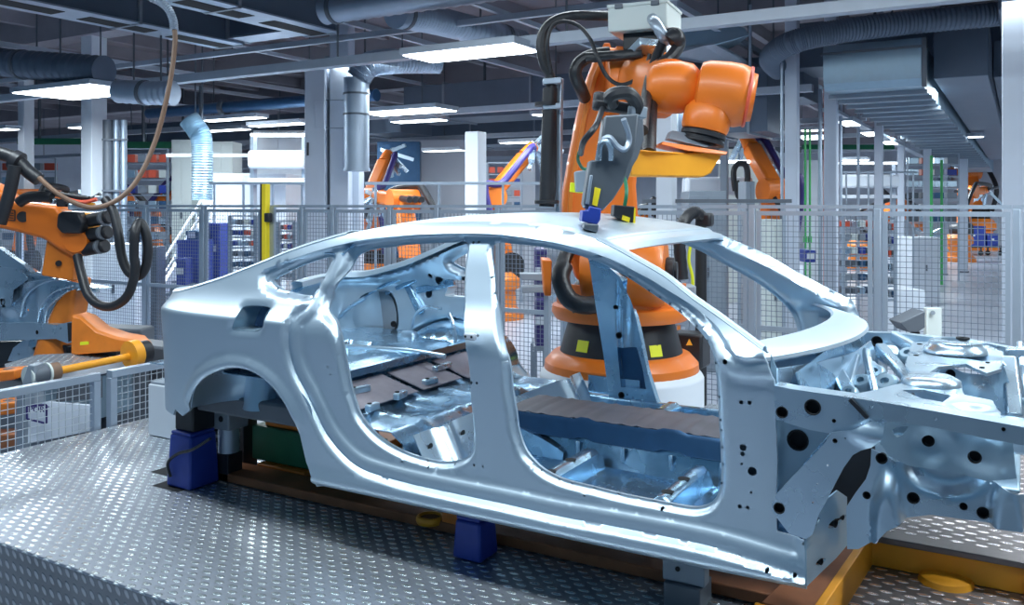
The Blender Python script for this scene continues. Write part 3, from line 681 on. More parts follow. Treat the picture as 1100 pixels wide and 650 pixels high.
# ------------------------------------------------ front end
SIDE = [
 ('fender_rail', [(831, 414), (850, 418), (900, 425), (950, 432.5), (1000, 441), (1050, 450), (1106, 460), (1106, 480), (1050, 469), (1000, 459), (962, 453), (940, 456), (915, 463), (893, 466), (870, 462), (850, 456), (833, 450)], ('Y', 2.86), 'steel', [(840, 443, 5.5), (873, 437.5, 7.6), (896, 452, 1.8), (936, 437, 1.6), (1005, 450, 1.5), (1078, 461, 1.8)], [], .075),
 ('diagonal_brace', [(886, 476), (893, 465), (915, 462), (938, 452), (950, 456), (949, 470), (936, 481), (925, 484), (916, 489), (906, 503), (897, 520), (888, 538), (880, 552), (873, 574), (866, 579), (848, 574), (829, 549), (829, 541), (834, 531), (850, 513), (870, 493)], ('Y', 2.835), 'steel', [(837, 546, 5.3), (897, 473.5, 2.2), (908, 471, 1.0), (878, 520, 1), (873, 540, 1), (889, 500, 1)], [(935, 468, .05, .03, .02)], .006),
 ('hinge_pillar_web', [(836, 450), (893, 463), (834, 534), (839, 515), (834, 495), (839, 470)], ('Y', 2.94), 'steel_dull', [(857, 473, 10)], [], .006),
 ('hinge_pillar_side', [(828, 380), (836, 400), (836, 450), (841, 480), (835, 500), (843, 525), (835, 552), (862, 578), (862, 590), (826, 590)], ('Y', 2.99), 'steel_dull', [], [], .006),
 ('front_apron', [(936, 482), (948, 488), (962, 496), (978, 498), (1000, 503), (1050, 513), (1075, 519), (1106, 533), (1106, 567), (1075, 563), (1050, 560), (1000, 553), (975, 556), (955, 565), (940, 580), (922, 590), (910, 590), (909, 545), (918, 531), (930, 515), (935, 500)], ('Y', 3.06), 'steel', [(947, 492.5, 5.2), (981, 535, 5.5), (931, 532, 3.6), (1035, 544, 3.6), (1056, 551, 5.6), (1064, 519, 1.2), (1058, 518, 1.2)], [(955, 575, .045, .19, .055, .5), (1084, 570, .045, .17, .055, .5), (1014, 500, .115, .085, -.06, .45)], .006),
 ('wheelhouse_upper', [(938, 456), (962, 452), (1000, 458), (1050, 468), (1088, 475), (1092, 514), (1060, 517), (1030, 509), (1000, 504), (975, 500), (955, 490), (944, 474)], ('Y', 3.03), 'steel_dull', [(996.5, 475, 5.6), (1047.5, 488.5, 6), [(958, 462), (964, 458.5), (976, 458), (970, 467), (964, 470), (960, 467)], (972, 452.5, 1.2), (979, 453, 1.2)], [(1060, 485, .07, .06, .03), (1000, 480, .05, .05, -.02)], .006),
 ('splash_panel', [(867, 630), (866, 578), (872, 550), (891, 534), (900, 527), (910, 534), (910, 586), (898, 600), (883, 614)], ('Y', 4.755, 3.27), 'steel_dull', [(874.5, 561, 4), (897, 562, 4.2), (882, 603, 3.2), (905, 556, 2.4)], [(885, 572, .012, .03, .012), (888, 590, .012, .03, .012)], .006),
 ('wheelhouse_gap_shade', [(870, 560), (880, 545), (905, 495), (920, 483), (940, 480), (940, 505), (925, 535), (900, 560)], ('Y', 3.20), 'black', [], [], .006),  # black sheet stands for the shade in the arch gap
 ('firewall', [(836, 396), (880, 389), (920, 378), (936, 366), (948, 400), (938, 428), (905, 432), (836, 420)], ('Y', 10.9, 11.6), 'steel', [[(858, 413), (868, 404), (880, 400.5), (894, 421)]], [(905, 402, .012, .12, .03)], .006),
 ('far_fender_rail', [(922, 357), (960, 358), (1000, 362), (1060, 369), (1106, 378), (1106, 392), (1060, 384), (1030, 382), (1005, 384), (990, 392), (982, 410), (968, 402), (945, 386), (930, 372)], ('Y', 4.42), 'steel', [(942, 367, 5.2)], [(958, 385, .07, .05, .03)], .06),
 ('far_apron', [(980, 378), (1005, 384), (1035, 398), (1060, 402), (1078, 392), (1084, 410), (1082, 458), (1060, 452), (1020, 440), (985, 430), (975, 405)], ('Y', 4.02), 'steel', [(1022, 399.5, 4.2), (993, 402.5, 3), (1048, 411, 1.2), (1057, 412, 1.2)], [(1030, 400, .10, .08, .05)], .006),
]
for nm, ol, pl, m_, hs, bp, th_ in SIDE:
    sheet(nm, ol, pl, m_, car, holes=hs, bumps=bp, step=.013, thick=th_, dens=.010)
# tower tops: horizontal stamped plates with domes
sheet('near_tower_plate'[5:], [(900, 426), (935, 420), (962, 413), (985, 409), (1030, 411), (1036, 424), (1066, 430), (1076, 448), (1040, 446), (1000, 440), (950, 432)], ('Z', .835), 'steel', car, holes=[[(969, 419), (992, 418.5), (1022, 425), (1013, 432), (990, 428)]], bumps=[(1000, 409, .07, .05, .03), (1045, 437, .06, .05, -.02)], step=.014, thick=.01, dens=.012)
sheet('tower_plate', [(980, 368), (1015, 365), (1050, 366), (1078, 378), (1076, 396), (1060, 401), (1038, 391), (1008, 394), (985, 408), (972, 392)], ('Z', .845), 'steel', car, holes=[(988, 370, 2.4), (984, 382, 2.4), (1032, 383, 2.4), (1068, 387, 3), (1061, 390, 2), (1055, 395, 2.4)], bumps=[(1065, 385, .08, .07, -.015)], step=.014, thick=.012, dens=.012)
c = PZ(1026, 378, .85)
MB().lathe([(.125, 0), (.12, .018), (.105, .026), (.10, .045), (.085, .052), (.055, .053), (.05, .03), (0, .03)], c, n=32).build('strut_dome', 'steel', car, smooth=50)
MB().lathe([(.014, .052), (.026, .058), (.026, .066), (.014, .066), (.013, .056)], c + V((.03, -.02, 0)), n=16, cap=False).build('strut_ring', 'hole', car)
c = PZ(1000, 411, .84)
MB().lathe([(.10, -.01), (.095, .012), (.07, .026), (.04, .03), (0, .031)], c, n=28).build('strut_dome', 'steel', car, smooth=50)
# engine bay rails and struts
for a, b, w, h in ((PZ(905, 440, .62), PZ(1106, 470, .62), .09, .12), (P(945, 372, 4.05), P(985, 418, 3.7), .05, .04), (P(958, 360, 4.1), P(1000, 385, 3.9), .04, .05), (P(918, 385, 3.7), P(905, 432, 3.35), .05, .05), (P(893, 392, 3.6), P(915, 430, 3.3), .06, .05),
                   (P(930, 378, 3.7), P(940, 425, 3.4), .03, .05), (P(975, 425, 3.5), P(935, 390, 3.8), .03, .03), (P(1083, 385, 3.6), P(1090, 450, 3.4), .06, .05), (P(1095, 370, 3.9), P(1104, 440, 3.6), .03, .05), (P(1080, 378, 3.8), P(1106, 378, 3.75), .05, .04), (P(1096, 432, 3.5), P(1106, 433, 3.5), .05, .03)):
    MB().bar(a, b, w, h).build('engine_bay_brace', 'steel', car, bevel=.01)
for (x, y, d, r) in ((951, 411, 3.45, .035), (965, 422, 3.35, .03), (940, 400, 3.6, .03), (925, 410, 3.5, .03), (987, 405, 3.5, .025), (912, 422, 3.3, .025), (975, 380, 3.95, .03), (990, 375, 4.0, .025)):
    q = P(x, y, d)
    MB().lathe([(r * 1.5, -.03), (r * 1.4, 0), (r, .012), (r * .5, .012), (r * .45, -.01), (0, -.01)], q, (-.2, -.7, .9), n=16).build('bay_bracket', 'steel_dull', car, smooth=40)
# engine bay lower tray so that one does not look through
MB().bx(-.60, .0, 3.50, 4.15, .46, .48).build('bay_tray', 'steel_dull', car, bevel=.008)
# front firewall inner side (dash panel)
mb = MB(); mb.grid([[(-.66 + .06 * math.sin(q * 3) ** 2, y, z) for q, z in ((0, .60), (.3, .7), (.8, .8), (1, .9))] for y in np.linspace(NY + .10, FY - .10, 30)])
mb.build('dash_panel', 'inner', car, smooth=40, solid=.004)
# inner rocker members
for y in (NY - .01, FY + .01):
    MB().bx(-2.35, -.72, min(y, 2 * y - (NY + .03 if y < YC else FY - .03)) if 0 else y - .02 + (.03 if y < YC else -.03), y + .02 + (.03 if y < YC else -.03), .29, .38).build('inner_sill', 'inner', car, bevel=.012)
# clips on the far sill
for x, y in ((634, 441.5), (675, 443), (708, 446), (596, 420), (600, 428)):
    q = PY(x, y, FY - .06); MB().box(q, (.05, .012, .05)).build('sill_clip', 'white', car, bevel=.004)

# far inner centre pillar with its big pocket, traced on its own plane
sheet('inner_center_pillar', [(622, 246), (633, 282), (640, 330), (648, 380), (654, 425), (651, 441), (713, 445), (705, 430), (695, 398), (687, 358), (678, 322), (670, 301), (655, 288), (645, 246)], ('Y', 4.56), 'inner', car,
      holes=[[(663, 373), (684, 373), (690, 395), (694, 418), (667, 416)], (667, 359.5, 3), (667.5, 424.5, 3), (661, 330, 2), (674, 424, 1), (680, 427, 1), (690, 425, 1), (664, 316, 1)], bumps=[(671, 335, .035, .30, .03)], step=.014, thick=.045, dens=.012)
MB().prism([PY(657, 364, 4.61), PY(690, 364, 4.61), PY(702, 424, 4.61), PY(662, 424, 4.61)], (0, .01, 0)).build('pocket_shade_sheet', 'tunnel', car)  # dark backing sheet painting the shade inside the pocket
MB().bar((-2.17, 4.60, .43), (-1.85, 4.60, .43), .01, .10).build('pillar_foot_plate', 'inner', car)
# rear seat back rail, shelf slot, brackets and beads on the rear floor
MB().grid([[(-2.93 + .02 * math.sin(y * 9), y, .63), (-2.88, y, .655), (-2.86, y, .65), (-2.85, y, .615)] for y in np.linspace(NY + .05, FY - .05, 40)]).build('seat_back_rail', 'inner', car, solid=.005)
q_ = PY(427, 394, 3.78)
MB().lathe([(.0, 0), (.95, 0), (1.0, .05), (.9, .08)], (0, 0, 0), n=24, cap=False).build('rear_slot', 'hole', car)
o_ = car.children[-1]; o_.scale = (.040, .085, .05); o_.location = (q_.x - car.location.x, q_.y - car.location.y, float(zfloor(np.array(q_.x), np.array(q_.y))) + .012 - car.location.z + .004); o_.rotation_euler = (0, -.75, .25)
o_.data.transform(Matrix.Translation(car.location))
for k, (px, py, Y, L) in enumerate(((385, 420, 3.25, .14), (475, 395, 3.95, .16), (430, 438, 3.4, .10), (462, 425, 3.7, .10), (400, 452, 3.15, .08), (412, 402, 3.6, .12))):
    c = PY(px, py, Y); z = float(zfloor(np.array(c.x), np.array(Y))); b = MB().box((c.x, Y, z + .035), (.035, L, .035), Matrix.Rotation(.15 * (k % 3) - .1, 3, 'Z')).build('seat_bracket', 'steel', car, bevel=.008)
    MB().lathe([(.0, 0), (.011, 0), (.012, .003), (0, .004)], (c.x, Y - L * .25, z + .0535), n=10, cap=False).build('bolt_hole', 'hole', b)
for k, (pts, r) in enumerate(((((372, 372), (400, 374), (440, 377), (478, 383)), .014), (((360, 396), (385, 390), (410, 388), (450, 386)), .012), (((358, 405), (380, 402), (402, 400)), .016), (((470, 390), (486, 386), (492, 378)), .012), (((352, 372), (358, 350), (372, 333), (392, 320)), .014), (((442, 352), (446, 338), (458, 330), (474, 332)), .010))):
    MB().tube(spline([PY(x, y, 3.9 + .12 * k) for x, y in pts], 6), r, 8).build('floor_bead', 'steel', car)

sheet('quarter_access_panel', [(391, 314), (416, 315), (424, 328), (426, 345), (421, 357), (404, 354), (390, 346), (388, 330)], ('Y', FY + .03), 'grey', car, step=.03, thick=.012, dens=.02, smooth_outline=2)
MB().tube(spline([PY(x, y, FY + .015) for x, y in ((388, 330), (389, 345), (402, 354), (420, 358.5))], 6), .012, 8).build('panel_edge_bar', 'tunnel', car)  # dark bar along the lower edge of the panel
gr = MB().prism([PY(359, 352, FY + .02), PY(376, 350, FY + .02), PY(377, 367, FY + .02), PY(360, 370, FY + .02)], (0, .006, 0)).build('vent_plate', 'white', car, bevel=.004)
for q in (.25, .5, .75):
    MB().bar(PY(359 + 17 * q, 352 - 2 * q, FY + .016), PY(360 + 17 * q, 370 - 3 * q, FY + .016), .006, .006, up=(0, -1, 0)).build('vent_bar', 'grey', gr)
    MB().bar(PY(359 + q, 352 + 18 * q, FY + .016), PY(376 + q, 350 + 17 * q, FY + .016), .006, .006, up=(0, -1, 0)).build('vent_bar', 'grey', gr)
sheet('pillar_gusset', [(818, 306), (840, 311), (872, 328), (903, 343), (903, 352), (888, 362), (862, 369), (859, 352), (851, 334), (836, 318)], ('Y', FY + .06), 'inner', car, holes=[(868.5, 336.5, 2.2), (879, 354, 1.8)], bumps=[(870, 350, .05, .04, .015)], step=.02, thick=.01, dens=.015)

MB().prism([PY(832, 552, 2.94), PY(862, 573, 2.94), PY(862, 579, 2.94), PY(832, 577, 2.94)], (0, .03, 0)).build('pillar_foot_shade', 'tunnel', car)  # navy slab stands for the shaded recess at the pillar foot
MB().bar(PY(913, 429, 2.852), PY(932, 449, 2.852), .012, .012, up=(0, -1, 0)).build('rail_joint', 'black', car)
# =================================================================== DECK, FLOOR, STANDS, FENCES
ZH = -.55                                    # hall floor level, the deck top is z = 0
fl = MB().bx(-60, 40, -12, 70, ZH - .1, ZH).build('floor', 'hallfloor'); tag(fl, kind='structure')
EX, EY = -5.20, 2.147
dk = MB().bx(EX, 5, EY, 6.3, -.012, 0).build('tread_deck', 'tread', bevel=.003); tag(dk, 'tread plate working deck carrying the silver car body', kind='structure'); uv_planar(dk)
ds = MB().bx(EX, 5, EY + .012, EY + .024, ZH, -.012).build('deck_riser', 'tread_k'); tag(ds, 'tread plate riser under the front deck edge', kind='structure'); uv_planar(ds, math.radians(45))
de = MB().bx(EX - .012, EX, EY + .03, 6.3, ZH, -.012).build('deck_side', 'grey_d'); tag(de, kind='structure')
# thin black plates painting the shade of deck cut-outs beside the stands
for i, (x0, x1, y0, y1) in enumerate(((-4.13, -3.88, 3.13, 3.36), (-3.92, -3.72, 2.98, 3.12))):
    o = MB().bx(x0, x1, y0, y1, 0, .002).build('deck_shade_plate', 'hole'); tag(o, kind='structure')
# raised plinth under the car's nose
pl = MB().bx(-.60, 5, 3.83, 6.0, 0, .125).build('nose_plinth', 'tread_d'); tag(pl, kind='structure', label='raised tread plate step under the front of the car body'); uv_planar(pl)
lp = MB().bx(-.62, 5, 2.9, 3.80, .0, .004).build('worn_deck_plate', 'tread_d'); tag(lp, kind='structure'); uv_planar(lp)
# orange skid under the body
sk = thing('carrier_skid', 'orange steel skid frame lying under the silver car body', 'skid', (-1.8, 3.6, 0))
for y0, y1 in ((3.21, 3.40), (4.26, 4.44)): MB().bx(-3.95, -.72, y0, y1, .004, .05).build('side_rail', 'rust', sk, bevel=.006)
MB().bx(-3.6, -3.25, 3.40, 4.26, .004, .06).build('cross_rail', 'orange_d', sk, bevel=.006)
MB().bx(-2.3, -2.1, 3.40, 4.26, .004, .06).build('cross_rail', 'rust', sk, bevel=.006)
MB().bx(-.55, 1.6, 3.795, 3.83, .004, .105).build('front_beam', 'amber', sk, bevel=.004)
MB().bx(-.56, 1.6, 3.78, 3.86, .105, .13).build('front_beam_cap', 'tread_d', sk, bevel=.004)
MB().prism([V((-.76, 2.98, .10)), V((-.58, 2.98, .10)), V((-.53, 3.80, .10)), V((-.66, 3.80, .10))], (0, 0, .02)).build('front_arm_cover', 'rust', sk, bevel=.003)
MB().prism([V((-.60, 2.97, .0)), V((-.57, 2.97, .0)), V((-.52, 3.80, .0)), V((-.55, 3.80, .0))], (0, 0, .128)).build('front_arm', 'amber', sk, bevel=.003)
MB().bx(-.78, -.58, 2.955, 2.985, .0, .115).build('front_arm_end', 'amber', sk, bevel=.003)
MB().lathe([(.10, 0), (.09, .02), (.05, .03), (0, .031)], (-.25, 3.77, .004), n=20).build('bolt_boss', 'amber', sk)
MB().bx(.02, .09, 3.74, 3.80, .004, .13).build('front_post', 'amber', sk, bevel=.004)
q = PZ(462, 561, .03)
MB().lathe([(.06, 0), (.065, .015), (.06, .03), (.05, .032), (.048, .018), (0, .018)], q, n=20).build('guide_cup', 'amber', sk)
MB().box(q + V((.14, .02, .03)), (.14, .06, .06)).build('guide_block', 'orange_d', sk, bevel=.005)
# stands -----------------------------------------------------------
def stand(label, c, w, h, extras):
    t = thing('support_stand', label, 'support stand', (c[0], c[1], 0), 0, 'blue supports under the car body')
    MB().box((c[0], c[1], h / 2 + .004), (w, w * 1.05, h), taper=.86).build('post', 'blue', t, bevel=.012)
    MB().box((c[0], c[1], h + .012), (w * .8, w * .85, .016)).build('top_plate', 'blue', t, bevel=.004)
    return t
st = stand('blue support post under the tail of the silver car body', (-3.76, 3.11), .185, .27, 0)
MB().bx(-3.83, -3.69, 3.05, 3.20, .29, .47).build('gap_block', 'black', st, bevel=.01)  # black block filling the dark gap above the post
MB().tube(spline([(-3.80, 3.0, .06), (-3.82, 3.0, .13), (-3.74, 3.0, .19), (-3.62, 2.99, .23), (-3.50, 3.0, .30)], 6), .008, 8).build('hose', 'rubber', st)
st2 = stand('blue support post under the middle of the sill', (-1.97, 3.07), .14, .16, 0)
CX, CY = -3.66, 3.26
cl = thing('clamping_head', 'grey clamp block on silver cylinder under the rear wheel arch', 'clamp', (CX, CY, 0))
MB().bx(CX - .075, CX + .075, CY - .07, CY + .07, .28, .43).build('clamp_body', 'grey', cl, bevel=.008)
MB().cyl((CX, CY, .15), (CX, CY, .28), .055, n=20).build('cylinder', 'alu', cl)
MB().bx(CX - .05, CX + .05, CY - .05, CY + .05, .004, .15).build('base', 'black', cl, bevel=.004)
for dx, dz in ((-.035, .38), (.02, .34), (-.01, .40)): MB().cyl((CX + dx, CY - .069, dz), (CX + dx, CY - .073, dz), .016, n=12).build('bore', 'hole', cl)
MB().tube(spline([(CX + .06, CY, .38), (CX + .12, CY - .02, .43), (CX + .17, CY, .39), (CX + .14, CY + .02, .35)], 6), .009, 8).build('brass_fitting', 'amber', cl)
g = thing('slotted_guard', 'black slatted guard behind the clamp under the car tail', 'guard', (-3.75, 3.46, 0))
for k in range(4): MB().bar((-4.05, 3.46, .02 + k * .062), (-3.74, 3.46, .045 + k * .068), .10, .016).build('slat', 'grey_d', g, bevel=.003)
MB().bx(-3.74, -3.71, 3.41, 3.51, .004, .30).build('upright', 'black', g, bevel=.003)
MB().bx(-4.08, -4.05, 3.41, 3.51, .004, .24).build('upright', 'black', g, bevel=.003)
MB().bx(-4.05, -3.74, 3.50, 3.52, .004, .26).build('back_plate', 'black', g)
gb = thing('green_tool_box', 'dark green block with orange top under the rear wheel arch', 'block', (-3.05, 3.42, .06))
MB().bx(-3.68, -2.85, 3.44, 3.60, .063, .25).build('block_body', 'green', gb, bevel=.008)
MB().bx(-3.60, -2.90, 3.46, 3.59, .25, .32).build('orange_pad', 'orange_d', gb, bevel=.01)
sb = thing('sill_clamp', 'grey steel clamp plate under the front part of the sill', 'clamp', (-1.06, 3.08, 0))
MB().bx(-1.14, -.98, 3.05, 3.11, .09, .235).build('clamp_plate', 'grey', sb, bevel=.006)
MB().bx(-1.13, -.99, 3.03, 3.17, .004, .09).build('clamp_foot', 'grey_d', sb, bevel=.006)
for dx, w_, h_ in ((-.045, .022, .05), (.0, .016, .05)): MB().bx(-1.06 + dx - w_ / 2, -1.06 + dx + w_ / 2, 3.046, 3.051, .165, .165 + h_).build('slot', 'hole', sb, bevel=.004)
for dx, dz in ((-.02, .19), (-.02, .14)): MB().cyl((-1.06 + dx, 3.052, dz), (-1.06 + dx, 3.046, dz), .009, n=12).build('bore', 'hole', sb)
wb = thing('control_pedestal', 'pale blue-grey cabinet with tall post left behind the car tail', 'cabinet', (-4.62, 3.9, 0))
MB().bx(-4.80, -4.30, 3.62, 4.05, .004, .33).build('cabinet_body', 'white', wb, bevel=.008)
MB().bx(-4.79, -4.31, 3.63, 4.04, .33, .345).build('cabinet_top', 'grey', wb, bevel=.003)
MB().bx(-5.10, -5.00, 4.05, 4.13, .004, .66).build('post', 'white', wb, bevel=.006)
# fences ------------------------------------------------------------
def wires(mb, x0, x1, z0, z1, p, r, y=0):
    n = max(1, int(round((x1 - x0) / p)))
    for i in range(1, n): x = x0 + (x1 - x0) * i / n; mb.bx(x - r, x + r, y - r, y + r, z0, z1)
    n = max(1, int(round((z1 - z0) / p)))
    for i in range(1, n): z = z0 + (z1 - z0) * i / n; mb.bx(x0, x1, y - r, y + r, z - r, z + r)
    return mb
def fence_proto(name, W, H, z0, pitch, mid=None, wm='mesh', fm='alu', r=.0022, postw=.05):
    """prototype at the origin: left post at x=0, panel to x=W"""
    t = thing(name, 'x', 'fence panel', (0, 0, 0))
    MB().bx(-postw / 2, postw / 2, -postw / 2, postw / 2, 0, H).build('post', fm, t, bevel=.004)
    MB().bx(-.025, .14, -.07, .07, 0, .012).build('foot_plate', fm, t)
    f = MB(); a, b = postw / 2 + .012, W - postw / 2 - .012; w = .032
    f.bx(a, a + w, -.015, .015, z0, H - .02); f.bx(b - w, b, -.015, .015, z0, H - .02); f.bx(a + w, b - w, -.0145, .0145, H - .055, H - .02); f.bx(a + w, b - w, -.0145, .0145, z0, z0 + w)
    if mid: f.bx(a + w, b - w, -.0145, .0145, mid - .02, mid + .02)
    f.build('panel_frame', fm, t)
    wires(MB(), a + w, b - w, z0 + w, H - .055, pitch, r).build('wire_mesh', wm, t, smooth=0)
    MB().bx(-.024, W - .03, -.024, .024, H, H + .028).build('top_rail', fm, t)
    return t
FYL = 7.05
H0 = CAMZ - ZH - .03
edges = [-13.2, -12.1, -11.0, -9.90, XY(157, FYL), XY(219, FYL), XY(283, FYL), XY(325, FYL), XY(358, FYL), XY(419, FYL), XY(470, FYL), XY(535, FYL), XY(610, FYL), XY(675, FYL), XY(745, FYL), XY(808, FYL), XY(943, FYL), XY(1092, FYL), .75]
edges = [edges[0], edges[1], edges[2]] + [e for e in edges[4:]]
where = ['left of the orange forearm robot, farthest left', 'behind the second car body at left edge', 'behind the black hose loop', 'in front of the blue bins and white stairs', 'in front of the red stacked parts, left of yellow post', 'just right of the yellow post', 'below the concrete column', 'behind the car roof, below the spiral duct', 'behind the roof rail, right of the concrete column', 'seen through the rear door opening', 'seen just right of the body pillar', 'seen beside the violet stack left of the robot', 'hidden mostly behind the large robot', 'right of the large robot with cable post', 'with narrow dense panel seen above the windshield opening', 'right of the windshield pillar in front of grey machines', 'at right with white machines and blue carts beyond', 'at the right edge in front of the big white column']
for i in range(len(edges) - 1):
    W = edges[i + 1] - edges[i]
    t = fence_proto('fence_panel', W, H0, .12, .042, mid=1.03)
    t.location = (edges[i], FYL, ZH); t['label'] = 'grey wire mesh fence panel ' + where[i]; t['group'] = 'mesh fence panels behind the car'
yp = thing('light_curtain_post', 'yellow and black safety post standing at the mesh fence', 'safety post', (XY(286, 6.95), 6.95, ZH))
x = XY(286, 6.95)
MB().bx(x - .03, x + .03, 6.91, 6.98, ZH, 1.70).build('yellow_face', 'yellow', yp, bevel=.004)
MB().bx(x - .055, x - .03, 6.91, 6.98, ZH, 1.70).build('black_edge', 'black', yp, bevel=.002)
MB().bx(x + .03, x + .10, 6.97, 7.0, ZH, 1.45).build('back_profile', 'alu', yp)
MB().box((x + .05, 6.93, 1.33), (.07, .06, .10)).build('bracket', 'black', yp, bevel=.01)
# low fence at the left edge of the deck
def low_fence(y0, y1, label):
    t = thing('low_fence_panel', label, 'fence panel', (EX - .05, y0, ZH), 0, 'low mesh fence along the deck edge')
    X = EX - .05
    MB().bx(X - .03, X + .03, y0, y1, .315, .365).build('top_rail', 'alu', t, bevel=.004)
    for y in (y0 + .02, y1 - .02): MB().bx(X - .025, X + .025, y - .025, y + .025, ZH, .315).build('post', 'alu', t, bevel=.004)
    MB().bx(X - .02, X + .02, y0 + .05, y1 - .05, ZH + .05, ZH + .09).build('bottom_rail', 'alu', t)
    mb = MB(); p = .046
    y = y0 + .05
    while y < y1 - .04: mb.bx(X - .002, X + .002, y - .002, y + .002, ZH + .09, .315); y += p
    z = ZH + .1
    while z < .31: mb.bx(X - .002, X + .002, y0 + .045, y1 - .045, z - .002, z + .002); z += p
    mb.build('wire_mesh', 'mesh_l', t, smooth=0)
low_fence(2.2, 3.58, 'low pale mesh fence panel at the left edge of the deck, nearest')
low_fence(3.66, 4.75, 'low pale mesh fence panel behind the left deck edge, beside the white cabinet')
# =================================================================== LARGE ROBOT BEHIND THE CAR
RC = P(667, 220, 5.72); RX, RY = RC.x, RC.y
rb = thing('robot_arm', 'large orange industrial robot with laser head working over the car roof', 'robot', (RX, RY, ZH))
zz = lambda py, d=5.72: CAMZ - (py - 220) / F * d
o3 = (RX, RY, 0)
MB().lathe([(.535, ZH), (.535, zz(402)), (.525, zz(399)), (.49, zz(392))], o3, n=56).build('pedestal', 'white', rb, smooth=40)
MB().lathe([(.50, zz(396)), (.505, zz(394)), (.50, zz(387)), (.45, zz(378)), (.40, zz(376))], o3, n=48).build('base_ring', 'orange', rb, smooth=35)
MB().lathe([(.405, zz(380)), (.40, zz(376)), (.335, zz(338)), (.33, zz(335))], o3, n=48).build('base_cone', 'black', rb, smooth=40)
MB().lathe([(.34, zz(343)), (.43, zz(341)), (.455, zz(334)), (.45, zz(327)), (.38, zz(322)), (.33, zz(318))], o3, n=48).build('carousel_flange', 'orange', rb, smooth=40)
for (px, py) in ((605.5, 376), (710, 379)):                       # yellow service stickers on the cone and ring
    q = P(px, py - 1, 5.33); dirn = (V((q.x - RX, q.y - RY, 0))).normalized(); sd = V((-dirn.y, dirn.x, 0)); u = V((0, 0, 1)) - dirn * .30
    c = V((RX, RY, zz(py - 1, 5.35))) + dirn * .383
    MB().box(c, (.088, .006, .072), Matrix((sd, -dirn, (u - dirn * 0).normalized())).transposed()).build('service_sticker', 'sticker', rb)
# carousel: curved orange side walls that carry the shoulder
def arcwall(a0, a1, r0, z0, f_top, r1=None, th=.03):
    mb = MB(); rows = []
    for a in np.linspace(a0, a1, 17):
        ca, sa = math.cos(a), math.sin(a); zt = f_top((a - a0) / (a1 - a0))
        rows.append([(RX + (r0 - th) * ca, RY + (r0 - th) * sa, z0), (RX + r0 * ca, RY + r0 * sa, z0), (RX + (r1 or r0) * ca, RY + (r1 or r0) * sa, zt), (RX + ((r1 or r0) - th) * ca, RY + ((r1 or r0) - th) * sa, zt)])
    mb.grid(rows, True); n = 4; mb.f += [(3, 2, 1, 0), tuple(len(mb.v) - 4 + k for k in range(4))]
    return mb
vdir = math.atan2(-RY, -RX)                                       # towards the camera
arcwall(vdir - 1.45, vdir + 1.3, .42, zz(328), lambda u: zz(302) if u > .25 else zz(302 + 0 * u), .43).build('carousel_skirt', 'orange', rb, smooth=40)
MB().prism([P(585, 318, 5.5), P(592, 318, 5.5), P(593, 280, 5.5), P(582, 279, 5.5)], FW * .3).build('carousel_cheek', 'orange', rb, bevel=.008)
MB().prism([P(676, 330, 5.42), P(716, 333, 5.42), P(716, 270, 5.42), P(690, 262, 5.42)], FW * .45).build('carousel_cheek', 'orange', rb, bevel=.012)
MB().lathe([(.36, zz(330)), (.34, zz(312)), (.28, zz(300)), (.0, zz(300))], o3, n=36).build('carousel_core', 'black', rb, smooth=40)
# shoulder gear: axis to the right, slightly towards the camera
ax = (RT * .96 - FW * .28).normalized(); sc = P(690, 291, 5.4)
MB().lathe([(.0, -.36), (.19, -.36), (.215, -.33), (.215, -.17)], sc, ax, n=40, cap=False).build('shoulder_gear', 'orange', rb, smooth=40)
MB().lathe([(.222, -.17), (.225, -.16), (.225, -.07), (.222, -.06)], sc, ax, n=40, cap=False).build('shoulder_band', 'black', rb, smooth=40)
MB().lathe([(.228, -.065), (.236, -.05), (.228, .09), (.215, .125), (.20, .145), (.0, .15)], sc, ax, n=40, cap=False).build('shoulder_housing', 'orange', rb, smooth=40)
MB().lathe([(.085, .148), (.09, .16), (.085, .195), (.06, .20), (.06, .215), (.0, .216)], sc, ax, n=28, cap=False).build('shoulder_motor', 'black', rb, smooth=40)
MB().tube(spline([P(606, 285, 5.3), P(602, 300, 5.25), P(612, 322, 5.2), P(634, 328, 5.2), P(655, 318, 5.25), P(662, 300, 5.3)], 8), .055, 14).build('cable_pack', 'rubber', rb)
MB().tube(spline([P(615, 262, 5.5), P(606, 280, 5.4), P(604, 305, 5.35), P(622, 332, 5.3)], 8), .045, 12).build('cable_pack', 'rubber', rb)
# lower arm
def slab(name, pts, d, depth, m, bevel=.03, tilt=0): 
    return MB().prism([P(x, y, d + tilt * (220 - y)) for x, y in pts], FW * depth).build(name, m, rb, bevel=bevel, seg=3)
la = slab('lower_arm', [(603, 250), (606, 205), (612, 170), (622, 118), (632, 82), (640, 60), (650, 50), (683, 52), (694, 66), (694, 100), (688, 150), (684, 200), (688, 262), (680, 310), (664, 322), (640, 318), (620, 300)], 5.55, .26, 'orange', .03)
slab('arm_rib', [(608, 250), (611, 205), (617, 170), (627, 118), (637, 82), (645, 62), (650, 64), (642, 84), (632, 120), (622, 172), (616, 208), (613, 250)], 5.53, .03, 'orange_d', .006)
slab('lifting_lug', [(647, 52), (649, 46), (655, 46), (657, 52)], 5.6, .05, 'orange', .006)
mbk = slab('cable_bracket', [(661, 54), (662, 49), (673, 50), (674, 64), (682, 72), (680, 88), (664, 84), (662, 70)], 5.35, .10, 'orange', .01)
MB().box(P(667.5, 76, 5.34), (.045, .01, .03), None).build('bracket_hole', 'hole', mbk, bevel=.003)
